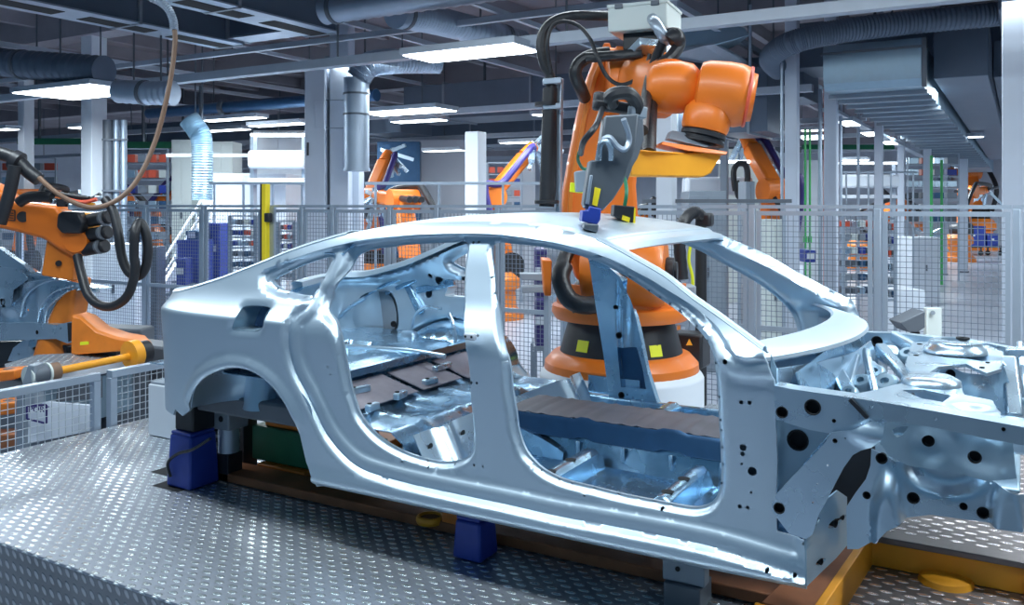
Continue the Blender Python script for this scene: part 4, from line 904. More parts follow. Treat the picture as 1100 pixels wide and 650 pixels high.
# elbow and forearm reaching towards the camera
MB().lathe([(0, -.2), (.19, -.2), (.205, -.17), (.205, .17), (.19, .2), (0, .2)], P(686, 92, 5.45), RT, n=32, cap=False).build('elbow_joint', 'orange', rb, smooth=40)
fa0, fa1 = P(684, 88, 5.4), P(722, 92, 4.78)
d_ = (fa1 - fa0).normalized()
MB().lathe([(.15, 0), (.165, .05), (.15, .35), (.145, (fa1 - fa0).length)], fa0, d_, n=32).build('forearm', 'orange', rb, smooth=40)
# wrist: inline joint with two lobes
w0 = P(725, 94, 4.70); wax = (RT * .97 - FW * .2).normalized()
MB().lathe([(0, -.15), (.09, -.148), (.128, -.11), (.142, -.04), (.142, .03), (.125, .10), (.09, .13), (0, .14)], w0, wax, n=36, cap=False).build('wrist_housing', 'orange', rb, smooth=60)
w1 = P(779, 101, 4.62)
w1a = (RT * .93 - FW * .2 - UP * .16).normalized()
MB().lathe([(.09, -.155), (.15, -.14), (.165, -.10), (.172, .0), (.168, .07), (.155, .115), (.13, .13), (.125, .15), (.0, .155)], w1, w1a, n=40).build('wrist_body', 'orange', rb, smooth=50)
MB().lathe([(.158, .108), (.163, .116), (.158, .126), (.13, .128)], w1, w1a, n=40, cap=False).build('wrist_seam', 'red', rb, smooth=50)
wd = (-UP * .97 - RT * .22).normalized(); w2 = P(762, 116, 4.6)
MB().lathe([(.10, -.02), (.125, .02), (.125, .10), (.118, .125), (.10, .13)], w2, wd, n=36).build('wrist_flange', 'orange', rb, smooth=40)
MB().lathe([(.112, .128), (.118, .135), (.118, .155), (.105, .158), (.105, .17), (.12, .174), (.12, .19), (.0, .19)], w2, wd, n=36, cap=False).build('tool_changer', 'black', rb, smooth=30)
for p, z in (((735, 147), 4.6),): pass
MB().prism([P(718, 149, 4.52), P(758, 158, 4.48), P(778, 157, 4.6), P(778, 149, 4.62), P(722, 140, 4.55)], FW * .12).build('changer_plate', 'grey', rb, bevel=.006)
# tool carrier bracket and laser head
br = MB().prism([P(678, 189, 4.18), P(676, 172, 4.18), P(682, 160, 4.2), P(700, 162, 4.22), P(736, 164, 4.4), P(778, 163, 4.55), P(772, 170, 4.55), P(764, 186, 4.5), P(756, 190, 4.48)], FW * .16).build('tool_bracket', 'amber', rb, bevel=.008)
MB().prism([P(712, 152, 4.35), P(782, 163, 4.5), P(780, 166.5, 4.5), P(740, 162, 4.38), P(710, 155, 4.33)], FW * .24).build('bracket_flange', 'orange', br, bevel=.004)
MB().prism([P(664, 190, 4.02), P(668, 120, 4.02), P(691, 118, 4.02), P(692, 150, 4.02), P(685, 170, 4.02), P(680, 178, 4.02), P(674, 195, 4.02)], FW * .12).build('tool_mount', 'grey_d', rb, bevel=.006)
hd = MB().prism([P(634, 172, 3.490), P(642, 172, 3.490), P(650, 124, 3.490), P(686, 122, 3.490), P(682, 160, 3.490), P(676, 178, 3.490), P(669, 198, 3.490), P(659, 214, 3.490), P(647, 227, 3.490), P(629, 224, 3.490), P(627, 219, 3.490)], FW * .14).build('laser_head', 'tool', rb, bevel=.007)
MB().prism([P(629, 219, 3.475), P(634, 188, 3.475), P(637, 188, 3.475), P(633, 220, 3.475)], FW * .05).build('guide_bar', 'alu', hd, bevel=.003)
MB().prism([P(636, 220, 3.482), P(639, 201, 3.482), P(645.5, 203, 3.482), P(641.5, 222, 3.482)], FW * .03).build('warning_label', 'yellow', hd, bevel=.001)
MB().prism([P(625, 238, 3.450), P(626, 226, 3.450), P(632, 226, 3.450), P(633, 221.5, 3.450), P(646, 224, 3.450), P(645, 236, 3.450), P(641, 242, 3.450)], FW * .15).build('nozzle_clamp', 'blue', hd, bevel=.005)
MB().prism([P(626.5, 246, 3.430), P(628, 240, 3.430), P(643.5, 241, 3.430), P(642, 250, 3.430)], FW * .12).build('nozzle', 'tool', hd, bevel=.005)
MB().tube(spline([P(648, 150, 3.465), P(655, 148, 3.450), P(664, 158, 3.450), P(672, 160, 3.450), P(676, 148, 3.459), P(670, 128, 3.420)], 8), .012, 8).build('coolant_pipe', 'alu', hd)
MB().tube(spline([P(643, 172, 3.477), P(645, 156, 3.459), P(652, 152, 3.450), P(656, 160, 3.450), P(656, 172, 3.465)], 8), .012, 8).build('coolant_pipe', 'steel', hd)
sn = MB().prism([P(659, 232, 3.80), P(660, 220, 3.80), P(682, 222, 3.80), P(680, 241, 3.80), P(676, 240, 3.80)], FW * .12).build('seam_sensor', 'black', rb, bevel=.004)
MB().prism([P(668, 236, 3.79), P(669, 231, 3.79), P(677, 234, 3.79), P(676, 239, 3.79)], FW * .02).build('sensor_label', 'yellow', sn)
MB().prism([P(680, 240.5, 3.795), P(681.5, 223, 3.795), P(683, 224, 3.795), P(682.5, 240, 3.795)], FW * .12).build('sensor_edge', 'yellow', sn)
MB().tube(spline([P(671, 221, 3.85), P(673, 208, 3.85), P(672, 196, 3.9), P(668, 185, 3.95)], 6), .009, 8).build('sensor_cable', 'green', rb)
for a, b in (((637, 112), (692, 119)), ((639, 104), (660, 108))): MB().bar(P(a[0], a[1], 3.75), P(b[0], b[1], 3.8), .045, .05).build('hose_clamp', 'black', rb, bevel=.012)
MB().tube(spline([P(658, 112, 3.72), P(655, 104, 3.68), P(664, 100, 3.68), P(676, 101, 3.7), P(684, 112, 3.74), P(683, 122, 3.75)], 6), .03, 10).build('hose_bend', 'black', rb)
MB().bar(P(676, 119, 3.74), P(693, 122, 3.76), .05, .05).build('clamp_end', 'grey', rb, bevel=.006)
MB().tube(spline([P(647, 117, 3.72), P(640, 135, 3.490), P(627, 152, 3.490), P(624, 165, 3.68)], 8), .013, 8).build('tool_cable', 'black', rb)
MB().tube(spline([P(622, 163, 3.68), P(621, 172, 3.7), P(626, 181, 3.75), P(632, 181, 3.8)], 6), .007, 8).build('earth_cable', 'green', rb)
MB().prism([P(619, 206, 4.0), P(618, 184, 4.0), P(636, 182, 4.0), P(636, 206, 4.0)], FW * .10).build('junction_box', 'grey', rb, bevel=.005)
MB().prism([P(612, 206, 4.08), P(613, 196, 4.08), P(630, 198, 4.08), P(629, 208, 4.08)], FW * .03).build('yellow_plate', 'sticker', rb, bevel=.002)
# valve box on top with its cables
bc = P(693, 25, 5.3); Rz = Matrix.Rotation(TH - .42, 3, 'Z')
bxo = MB().box(bc, (.36, .36, .145), Rz).build('valve_box', 'whitebox', rb, bevel=.008)
MB().box(bc + V((0, 0, .08)), (.37, .37, .02), Rz).build('box_lid', 'whitebox', bxo, bevel=.004)
for s in (-.11, .11): MB().box(bc + Rz @ V((s, -.184, .075)), (.05, .012, .03), Rz).build('lid_latch', 'grey_d', bxo, bevel=.004)
MB().box(bc + V((0, .0, -.12)), (.22, .2, .10), Rz).build('box_foot', 'black', rb, bevel=.006)
MB().bar(P(700, 45, 5.1), P(685, 60, 5.25), .16, .05).build('box_strut', 'steel', rb, bevel=.006)
MB().tube(spline([P(701, 20, 5.12), P(704, 25, 4.98), P(712, 38, 4.95), P(716, 44, 5.0)], 6), .034, 12).build('cable_gland', 'alu', rb)
MB().tube(spline([P(716, 38, 4.98), P(726, 36, 4.95), P(730, 46, 4.95), P(722, 60, 4.9), P(708, 72, 4.85), P(702, 90, 4.8), P(699, 120, 4.6), P(697, 165, 4.3)], 8), .036, 12).build('hose_bundle', 'rubber', rb)
MB().tube(spline([P(712, 46, 5.0), P(706, 60, 4.95), P(698, 85, 4.8), P(692, 120, 4.5), P(690, 140, 4.3)], 8), .03, 12).build('hose_bundle', 'rubber', rb)
MB().lathe([(.055, -.03), (.06, -.02), (.06, .02), (.055, .03)], P(725, 42, 4.93), (RT * .5 + UP * .5), n=20).build('hose_clamp', 'black', rb)
MB().tube(spline([P(655, 17, 5.35), P(640, 17, 5.3), P(615, 17, 5.3), P(596, 22, 5.3), P(584, 34, 5.3), P(581, 52, 5.3), P(585, 70, 5.3), P(591, 84, 5.3), P(593, 130, 5.3), P(592, 200, 5.3), P(590, 222, 5.3)], 8), .030, 12).build('supply_hose', 'rubber', rb)
MB().tube(spline([P(592, 78, 5.26), P(588, 50, 5.2), P(592, 30, 5.2), P(605, 23, 5.2), P(622, 28, 5.2), P(634, 42, 5.15), P(642, 62, 5.1), P(652, 82, 5.1), P(666, 91, 5.05), P(682, 86, 5.0), P(693, 74, 5.0), P(698, 58, 5.0)], 8), .012, 10).build('thin_cable', 'rubber', rb)
MB().tube(spline([P(655, 57, 5.3), P(635, 60, 5.3), P(622, 68, 5.3), P(618, 80, 5.3), P(624, 95, 5.35), P(628, 105, 5.5)], 8), .04, 12).build('cable_pack', 'rubber', rb)
MB().tube(spline([P(630, 62, 5.25), P(660, 60, 5.2), P(690, 58, 5.15)], 6), .032, 12).build('cable_pack', 'rubber', rb)
MB().cyl(P(591, 95, 5.3), P(587, 222, 5.3), .045, .045, n=16).build('hose_sleeve', 'rubber', rb)
MB().bar(P(602, 84, 5.33), P(600, 240, 5.33), .035, .03).build('sleeve_carrier', 'alu', rb, bevel=.006)
for y in (88, 115): MB().bar(P(583, y, 5.28), P(603, y - 1, 5.28), .07, .035).build('sleeve_bracket', 'alu', rb, bevel=.006)
for y in (112, 217): MB().lathe([(.055, -.012), (.075, -.01), (.075, .01), (.055, .012)], P(587.5, y, 5.3), UP, n=20).build('sleeve_ring', 'rubber', rb)
# black energy post with arched hose right of the robot
ep = thing('hose_post', 'black upright hose post with arched hose right of the large robot', 'hose post', (P(753, 220, 6.4).x, P(753, 220, 6.4).y, ZH))
a = P(753, 238, 6.4); MB().cyl((a.x, a.y, ZH), a, .042, n=16).build('post', 'rubber', ep)
MB().tube(spline([P(733, 300, 6.2), P(730, 262, 6.2), P(734, 240, 6.2), P(745, 228, 6.3), P(755, 234, 6.35)], 8), .045, 12, ripple=.93).build('arched_hose', 'rubber', ep)
MB().box(P(757, 236, 6.35), (.12, .10, .10)).build('coupling', 'black', ep, bevel=.02)
MB().prism([P(716, 310, 6.0), P(748, 307, 6.0), P(748, 326, 6.0), P(735, 327, 6.0), P(716, 322, 6.0)], FW * .2).build('valve_block', 'grey', ep, bevel=.01)
mbx = MB().box(P(741, 375, 6.1), (.24, .2, .24)); mbx.build('motor_box', 'black', ep, bevel=.02)
MB().prism([P(737, 371, 5.97), P(744, 371, 5.97), P(740.5, 364, 5.97)], FW * .004).build('warning_triangle', 'amber', ep)
MB().tube(spline([P(742, 262, 6.3), P(740, 280, 6.3), P(744, 300, 6.3), P(743, 330, 6.3)], 6), .012, 8).build('green_cable', 'sticker', ep)

if 'spark' not in MT: MT['spark'] = mat('laser_glow', (.9, .3, .2), .5, emit=(1, .35, .25), estr=14)
MB().lathe([(0, -.006), (.007, 0), (0, .008)], P(643, 254.0, 3.44), n=10, cap=False).build('laser_spark', 'spark', rb)
# =================================================================== LEFT CELL: SECOND CAR BODY, ROBOT, SWIVEL FRAME
c2 = thing('car_body', 'front end of a second silver car body cut by the left edge', 'car body', (-6.6, 4.6, -.1))
Y2 = 4.55
L2 = [
 ('fender_panel', [(-170, 300), (0, 292), (20, 297), (40, 292), (62, 300), (80, 303), (100, 309), (96, 312), (84, 309), (72, 314), (60, 325), (52, 340), (48, 350), (0, 352), (-170, 352)], ('Y', Y2), 'steel', [(68, 311, 1.2), (30, 333, 1.5)], [(10, 330, .12, .12, .05), (45, 315, .06, .14, .03), (25, 300, .16, .05, .03)], .006),
 ('windshield_pillar', [(-170, 240), (-2, 266), (24, 284), (34, 294), (24, 298), (0, 286), (-170, 270)], ('Y', Y2 - .02), 'steel', [], [], .05),
 ('cowl_side', [(-170, 284), (0, 287), (22, 289), (30, 300), (14, 312), (12, 330), (-170, 334)], ('Y', Y2 - .05), 'steel', [(3, 324, 3.5)], [(0, 318, .05, .05, .03)], .006),
 ('front_rail', [(-170, 348), (36, 347), (60, 349), (84, 344), (85, 367), (72, 369), (60, 364), (-170, 372)], ('Y', Y2 - .08), 'steel', [(65, 353, 1), (40, 357, 2)], [], .09),
 ('wheelhouse_disc', [(8, 388), (14, 374), (24, 366), (38, 363), (52, 367), (56, 376), (48, 384), (40, 388)], ('Y', Y2 - .02), 'steel', [(38, 374.5, 2.2), (20, 381, 1.2)], [(35, 374, .05, .04, .02)], .01),
 ('bonnet_edge', [(60, 303), (85, 305), (102, 310), (104, 314), (88, 312), (70, 309)], ('Y', Y2 + .02), 'steel', [], [], .03)]
for nm, ol, pl_, m_, hs, bp, th_ in L2: sheet(nm, ol, pl_, m_, c2, holes=hs, bumps=bp, step=.035, thick=th_, dens=.025)
MB().prism([PY(74, 367, Y2 - .085), PY(73, 347, Y2 - .085), PY(82, 346, Y2 - .085), PY(83, 365, Y2 - .085)], (0, -.006, 0)).build('rail_end_opening', 'hole', c2)
for pts, r in ((((22, 340), (28, 318), (46, 304), (62, 300)), .012), (((40, 348), (44, 330), (58, 314), (78, 307)), .012), (((48, 348), (50, 334), (60, 322), (74, 312)), .010), (((10, 302), (34, 295), (52, 296)), .014), (((14, 308), (36, 302), (56, 300)), .010)):
    MB().tube(spline([PY(x, y, Y2 - .02) for x, y in pts], 6), r, 8).build('stamped_bead', 'steel', c2)
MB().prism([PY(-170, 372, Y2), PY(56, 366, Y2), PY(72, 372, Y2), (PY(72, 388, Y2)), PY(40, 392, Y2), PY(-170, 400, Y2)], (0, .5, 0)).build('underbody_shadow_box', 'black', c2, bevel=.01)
c2.children[-1].name = 'underbody_shade'  # black box stands for the shade under the second body
MB().prism([PY(-170, 296, Y2 + .1), PY(30, 298, Y2 + .1), PY(70, 306, Y2 + .1), PY(96, 311, Y2 + .1), PY(60, 316, Y2 + .1), PY(-170, 312, Y2 + .1)], (0, .25, 0)).build('bay_cover', 'steel', c2, bevel=.02)
# robot with black wrist motors, arm pointing right
DL = 7.35
r2 = thing('robot_arm', 'orange robot with three black wrist motors reaching in above the second car body', 'robot', (P(45, 220, 7.6).x, P(45, 220, 7.6).y, ZH))
def slab2(name, pts, d, depth, m, bevel=.02, par=None): return MB().prism([P(x, y, d) for x, y in pts], FW * depth).build(name, m, par or r2, bevel=bevel, seg=3)
fa = slab2('forearm', [(-30, 190), (-5, 200), (8, 213), (20, 217), (60, 221), (66, 230), (80, 236), (92, 262), (90, 274), (78, 277), (62, 268), (46, 257), (20, 250), (-10, 243), (-30, 240)], DL, .24, 'orange', .03)
MB().cyl(P(24.5, 233, DL - .001), P(24.5, 233, DL - .012), .046, n=24).build('cover_disc', 'black', fa)
for (a, b) in (((8.2, 225.5), (16, 226)), ((8.2, 236.5), (16, 237)), ((8.4, 225.5), (8.4, 236.5)), ((16, 226), (16, 237)), ((10, 229), (14.5, 229.3)), ((10, 231.5), (14.5, 231.8)), ((10, 234), (14.5, 234.3))):
    MB().bar(P(a[0], a[1], DL - .003), P(b[0], b[1], DL - .003), .008, .006, up=-FW).build('maker_plate_line', 'black', fa)
slab2('wrist_drive', [(61, 230), (66, 227), (84, 228), (90, 238), (86, 251), (66, 251), (60, 244)], DL - .08, .30, 'black', .02)
slab2('wrist_plate', [(84, 228), (98, 229), (96, 240), (88, 262), (82, 266), (78, 250)], DL + .02, .22, 'amber', .012)
for (y0, px) in ((236, 98), (252, 97), (267, 94)):
    a = P(px - 3, y0 + 1, DL + .05); b = P(px + 20, y0 - 3, DL - .02)
    MB().cyl(a, b, .058, n=20).build('wrist_motor', 'black', r2, bevel=.01)
    MB().cyl(P(px + 12, y0 - 1.6, DL - .03), P(px + 14, y0 - 2, DL - .04), .0595, n=20).build('motor_seam', 'grey_d', r2)
MB().lathe([(0, -.12), (.10, -.12), (.11, -.1), (.11, .1), (.10, .12), (0, .12)], P(88, 258, DL + .1), -FW, n=28, cap=False).build('wrist_hub', 'orange', r2)
slab2('drop_arm', [(50, 258), (80, 268), (78, 302), (44, 296)], DL + .05, .16, 'orange_d', .012)
MB().cyl(P(63, 283, DL + .055), P(63, 283, DL + .03), .026, n=16).build('arm_hole', 'hole', r2)
for (pts, r, d0) in ((((-20, 160), (5, 166), (18, 172), (30, 184), (42, 193)), .055, 7.1), (((16, 178), (12, 200), (6, 222), (0, 240)), .05, 7.0), (((20, 218), (30, 212), (44, 211), (56, 212)), .045, 7.2),
                     (((60, 208), (80, 214), (98, 214), (108, 209)), .022, 7.25), (((50, 205), (75, 210), (96, 213)), .018, 7.2)):
    MB().tube(spline([P(x, y, d0) for x, y in pts], 6), r, 12).build('dress_hose', 'rubber', r2, smooth=40)
MB().lathe([(.06, -.04), (.085, -.03), (.085, .03), (.06, .04)], P(18, 173, 7.1), (RT * .8 - UP * .4), n=20).build('hose_clamp', 'black', r2)
for (x, y, s_, m_) in ((68, 218, .08, 'black'), (78, 222, .07, 'steel'), (90, 220, .06, 'black'), (106, 213, .06, 'steel'), (58, 216, .06, 'steel'), (98, 221, .06, 'amber')):
    MB().box(P(x, y, 7.25), (s_, s_, s_ * .8), Matrix.Rotation(x, 3, 'Z')).build('valve', m_, r2, bevel=.012)
MB().tube(spline([P(68, 212, 7.15), P(80, 216, 7.15), P(92, 217, 7.15), P(104, 214, 7.15)], 6), .016, 8).build('orange_hose', 'red', r2)
slab2('lower_arm', [(50, 345), (70, 300), (82, 300), (76, 345), (90, 380), (60, 380)], DL + .25, .3, 'orange_d', .03)
MB().lathe([(.36, ZH), (.36, ZH + .12), (.30, ZH + .16), (.26, .1), (.2, .35), (0, .36)], (P(70, 220, 7.75).x, P(70, 220, 7.75).y, 0), n=32).build('robot_base', 'orange_d', r2)
# black hose loop hanging beside the robot
MB().tube(spline([P(113, 214, 7.1), P(122, 228, 7.05), P(127, 250, 7.0), P(131, 276, 7.0), P(138, 292, 7.0), P(148, 297, 7.0), P(156, 288, 7.0), P(159, 268, 7.0), P(156, 248, 7.0), P(150, 239, 7.0), P(145, 250, 6.93), P(144, 272, 6.93), P(145, 292, 6.93), P(138, 316, 6.93), P(124, 328, 6.95), P(108, 328, 7.0), P(95, 317, 7.1), P(88, 296, 7.2), P(83, 275, 7.3)], 8), .037, 14).build('hose_loop', 'rubber', r2, smooth=40)
# brown hose from the ceiling
hz = thing('brown_air_hose', 'brown hose hanging from the ceiling in a wide arc at upper left', 'hose', tuple(P(186, 0, 7.2)))
MB().tube(spline([P(187, 28, 7.2), P(188, 45, 7.2), P(184, 80, 7.2), P(177, 115, 7.2), P(168, 148, 7.2), P(155, 180, 7.15), P(140, 203, 7.1), P(120, 218, 7.05), P(98, 223, 7.0), P(76, 216, 6.98), P(58, 205, 6.98), P(42, 191, 7.0)], 8), .020, 10).build('hose', 'brownhose', hz)
MB().tube(spline([P(150, -25, 7.2), P(158, -6, 7.2), P(172, 2, 7.2), P(181, 10, 7.2), P(186, 22, 7.2), P(187, 32, 7.2)], 10), .036, 14, ripple=.86).build('flexible_sleeve', 'duct', hz, smooth=0)
# swivel frame: orange beam, cross tube with bearing
sf = thing('swivel_beam', 'orange cross tube with black bearing drum and curved orange arm beside the low fence', 'swivel frame', tuple(P(100, 395, 6.3)))
MB().tube([P(60, 399, 6.05), P(140, 383, 6.55)], .027, 16).build('cross_tube', 'amber', sf)
MB().lathe([(.0, -.02), (.105, -.02), (.105, .05), (.095, .06), (0, .06)], P(141, 381, 6.55), (P(141, 381, 6.55) - P(60, 399, 6.05)), n=28, cap=False).build('hub_disc', 'amber', sf)
MB().lathe([(.075, .06), (.085, .07), (.085, .14), (0, .14)], P(141, 381, 6.55), (P(141, 381, 6.55) - P(60, 399, 6.05)), n=24, cap=False).build('hub_cap', 'black', sf)
axd = (P(60, 399, 6.05) - P(140, 383, 6.55)).normalized()
for r0, r1, m_ in ((0, .07, 'brownhose'), (.07, .085, 'whitebox'), (.085, .20, 'grey_d'), (.20, .215, 'whitebox')): MB().lathe([(.062 if m_ != 'whitebox' else .072, r0), (.062 if m_ != 'whitebox' else .072, r1)], P(62, 398.5, 6.06), axd, n=24).build('bearing_drum', m_, sf)
MB().prism([P(24, 411, 5.85), P(30, 392, 5.85), P(37, 393, 5.85), P(37, 440, 5.85), P(22, 438, 5.85)], FW * .12).build('bearing_bracket', 'grey', sf, bevel=.006)
MB().prism([P(76, 338, 7.0), P(88, 342, 7.0), P(104, 355, 6.9), P(125, 362, 6.8), P(142, 365, 6.7), P(150, 374, 6.6), P(148, 388, 6.6), P(134, 388, 6.65), P(130, 378, 6.7), P(82, 381, 6.9), P(76, 382, 7.0)], FW * .25).build('curved_arm', 'orange_d', sf, bevel=.02)
MB().prism([P(86, 367.5, 6.83), P(95, 367, 6.83), P(95, 370, 6.83), P(86, 371, 6.83)], FW * .01).build('yellow_sticker', 'sticker', sf)
# neighbouring cell base, plates
nb = thing('cell_platform', 'pale platform with saw-tooth tread edge under the second car body', 'platform', tuple(P(80, 395, 6.6)))
o = MB().prism([P(5, 391, 6.6), P(40, 381, 7.0), P(135, 377, 7.1), P(135, 384, 6.9), P(64, 396, 6.4), P(8, 398, 6.4)], (0, 0, -.03)).build('top_plate', 'tread', nb); uv_planar(o)
MB().prism([P(40, 404, 6.35), P(140, 386, 6.8), P(140, 396, 6.8), P(40, 416, 6.35)], FW * .05).build('edge_beam', 'white', nb, bevel=.005)
MB().prism([P(38, 418, 6.4), P(140, 398, 6.85), P(140, 440, 6.85), P(38, 470, 6.4)], FW * .05).build('lower_panel', 'steel_dull', nb, bevel=.005)
MB().prism([P(60, 432, 6.34), P(62, 415, 6.34), P(108, 406, 6.5), P(108, 428, 6.5)], FW * .03).build('dark_recess', 'grey_d', nb)
lb = thing('signed_panel', 'grey panel with violet framed writing behind the low fence', 'panel', tuple(P(38, 440, 5.75)))
MB().prism([P(26, 436, 5.82), P(52, 432, 6.0), P(104, 436, 6.0), P(104, 462, 6.0), P(26, 478, 5.82)], FW * .03).build('panel', 'concrete', lb, bevel=.004)
for (a, b) in (((29, 436), (50, 435)), ((50, 435), (50, 455)), ((50, 455), (29, 450)), ((29, 450), (29, 436))): MB().bar(P(a[0], a[1], 5.80), P(b[0], b[1], 5.80), .012, .006, up=-FW).build('frame_line', 'purple', lb)
def text(name, s, c, size, m, par, xdir, ydir, depth=.003):
    cu = bpy.data.curves.new('t', 'FONT'); cu.body = s; cu.size = size; cu.extrude = depth; cu.align_x = 'CENTER'; cu.align_y = 'CENTER'
    o = bpy.data.objects.new('t', cu); COL.objects.link(o); dg = bpy.context.evaluated_depsgraph_get(); me = bpy.data.meshes.new_from_object(o.evaluated_get(dg)); bpy.data.objects.remove(o)
    x = V(xdir).normalized(); z = x.cross(V(ydir)).normalized(); y = z.cross(x); M4 = Matrix((x, y, z)).transposed().to_4x4(); M4.translation = V(c) - (par.location if par else V((0, 0, 0)))
    me.transform(M4); me.materials.clear(); me.materials.append(MT[m]); t = bpy.data.objects.new(name, me); COL.objects.link(t); t.parent = par; return t
text('lettering', 'PORT', P(42, 440, 5.79), .055, 'purple', lb, RT, UP)
for k, (x0, x1, y0, y1, m_, d) in enumerate(((-20, 22, 432, 446, 'orange_d', 6.0), (-20, 20, 466, 482, 'rust', 5.9), (-20, 16, 398, 410, 'orange_d', 6.3))):
    o = thing('orange_floor_beam', ('orange beam seen through the low fence at the left edge, upper', 'rusty orange beam at the foot of the low fence, left edge', 'short orange beam end under the saw-tooth plate at the left edge')[k], 'beam', tuple(P((x0 + x1) / 2, y1, d)))
    MB().prism([P(x0, y0 + 3, d), P(x1, y0, d), P(x1, y1 - 2, d), P(x0, y1 + 3, d)], FW * .2).build('beam', m_, o, bevel=.01)
    MB().box(P(x0 + 30, y0, d + .1), (.06, .06, .03)).build('bolt_plate', 'grey_d', o, bevel=.004)
db = thing('dark_conveyor', 'black conveyor beam behind the curved orange arm', 'conveyor', tuple(P(120, 372, 7.6)))
MB().prism([P(85, 352, 7.6), P(152, 354, 7.9), P(152, 378, 7.9), P(85, 376, 7.6)], FW * .3).build('conveyor_side', 'grey_d', db, bevel=.02)
MB().prism([P(85, 357, 7.58), P(150, 359, 7.86), P(150, 362, 7.86), P(85, 360, 7.58)], FW * .03).build('conveyor_rail', 'black', db)

c_ = P(60, 400, 7.0)
MB().bx(c_.x - 1.6, c_.x + .35, c_.y - .2, c_.y + .5, ZH, -.15).build('base_block', 'grey_d', nb, bevel=.02)
MB().bx(-8.6, -6.0, 4.72, 4.98, ZH, .30).build('body_cradle', 'grey_d', c2, bevel=.02)
q_ = P(30, 415, 5.88); MB().bx(q_.x - .05, q_.x + .05, q_.y - .05, q_.y + .05, ZH, q_.z).build('bearing_post', 'grey', sf)
q_ = P(112, 372, 6.95); MB().bx(q_.x - .15, q_.x + .15, q_.y, q_.y + .3, ZH, q_.z).build('arm_post', 'grey_d', sf)
# =================================================================== HALL: ceiling, columns, lights, ducts, background machines
wl = MB().bx(-60, 40, 47, 47.5, ZH, 5.2).build('wall_back', 'concrete'); tag(wl, kind='structure')
wl = MB().bx(-44.3, -44, -12, 47, ZH, 5.2).build('wall_left', 'concrete'); tag(wl, kind='structure')
ce = MB().bx(-60, 40, 1.0, 70, 4.95, 5.1).build('ceiling', 'ceil'); tag(ce, kind='structure')
for k, Y in enumerate((9.6, 13.8, 18.0, 24.0, 32.0, 40.0, 45.5)):
    o = MB().bx(-60, 40, Y - .22, Y + .22, 4.45, 4.95).build('trim_%d' % (k + 1), 'ceilbeam'); tag(o, kind='structure')
for k in range(24):
    X = -30 + k * 1.6
    o = MB().bx(X - .07, X + .07, 2.0, 66, 4.72, 4.95).build('trim_%d' % (k + 10), 'ceilbeam'); tag(o, kind='structure')
def channel(label, a, b, w=.09, h=.07, drops=True, m='beam'):
    a, b = V(a), V(b)
    t = thing('ceiling_channel', label, 'ceiling rail', tuple((a + b) / 2), 0, 'rails hung under the ceiling')
    MB().bar(a, b, w, h).build('channel', m, t)
    if drops:
        n = max(2, int((b - a).length / 2.6))
        for i in range(n):
            q = a.lerp(b, (i + .5) / n); MB().cyl(q, (q.x, q.y, 4.95), .012, n=6).build('hanger_rod', 'grey_d', t)
channel('long grey rail carrying the two nearest ceiling lights', (-17, 7.6, 3.1), (3.5, 7.6, 3.1), .14, .10)
channel('thin pale rail above the nearest light rail', (-17, 8.6, 3.62), (.8, 8.6, 3.62), .07, .07)
channel('long pale rail with lights behind the concrete column', (-24, 12.6, 3.1), (-2.5, 12.6, 3.1), .14, .10)
channel('grey rail farther back crossing behind the white column', (-30, 17.5, 3.1), (-2.5, 17.5, 3.1), .14, .1)
channel('farther grey rail under the dark ceiling', (-34, 23, 3.2), (-2.5, 23, 3.2), .14, .1)
channel('farthest grey rail under the ceiling', (-40, 31, 3.3), (-2.5, 31, 3.3), .16, .1)
for k, (X, z, w) in enumerate(((-12.5, 3.75, .08), (-10.6, 3.95, .06), (-7.4, 3.8, .07), (-5.2, 3.7, .06), (-3.6, 3.9, .08), (-14.8, 3.9, .07), (-17.0, 3.8, .07))):
    channel(('pale cross rail near the upper left box duct', 'thin cross rail left of the concrete column', 'cross rail ending at the concrete column', 'cross rail above the nearest big light', 'cross rail behind the white valve box', 'cross rail over the dark spiral duct', 'cross rail at far upper left')[k], (X, 6.0, z), (X, 22, z), w, w, False)
def lamp(label, c, L, W, along='X', strength='glowing', h=.07):
    t = thing('ceiling_light', label, 'ceiling light', c, 0, 'fluorescent ceiling lights')
    sx, sy = (L, W) if along == 'X' else (W, L)
    x, y, z = c
    MB().bx(x - sx / 2 - .03, x + sx / 2 + .03, y - sy / 2 - .03, y + sy / 2 + .03, z, z + h).build('housing', 'beam', t, bevel=.006)
    MB().bx(x - sx / 2, x + sx / 2, y - sy / 2, y + sy / 2, z - .012, z).build('diffuser', strength, t)
def lamp_px(label, x0, x1, py, z, W, strength='glowing', along='X'):
    q = PZ((x0 + x1) / 2, py, z); L = abs(XY(x1, q.y) - XY(x0, q.y)); lamp(label, (q.x, q.y, z), L, W, along, strength)
lamp_px('biggest bright ceiling light, left of the robot hoses', 447, 563, 57, 3.03, .52)
lamp_px('bright square ceiling light at the upper left', 46, 128, 99, 3.03, .9)
lamp_px('ceiling light right of the spiral duct', 397, 478, 120, 3.0, .6)
lamp_px('thin ceiling light just below the one beside the spiral duct', 425, 475, 130, 3.0, .3)
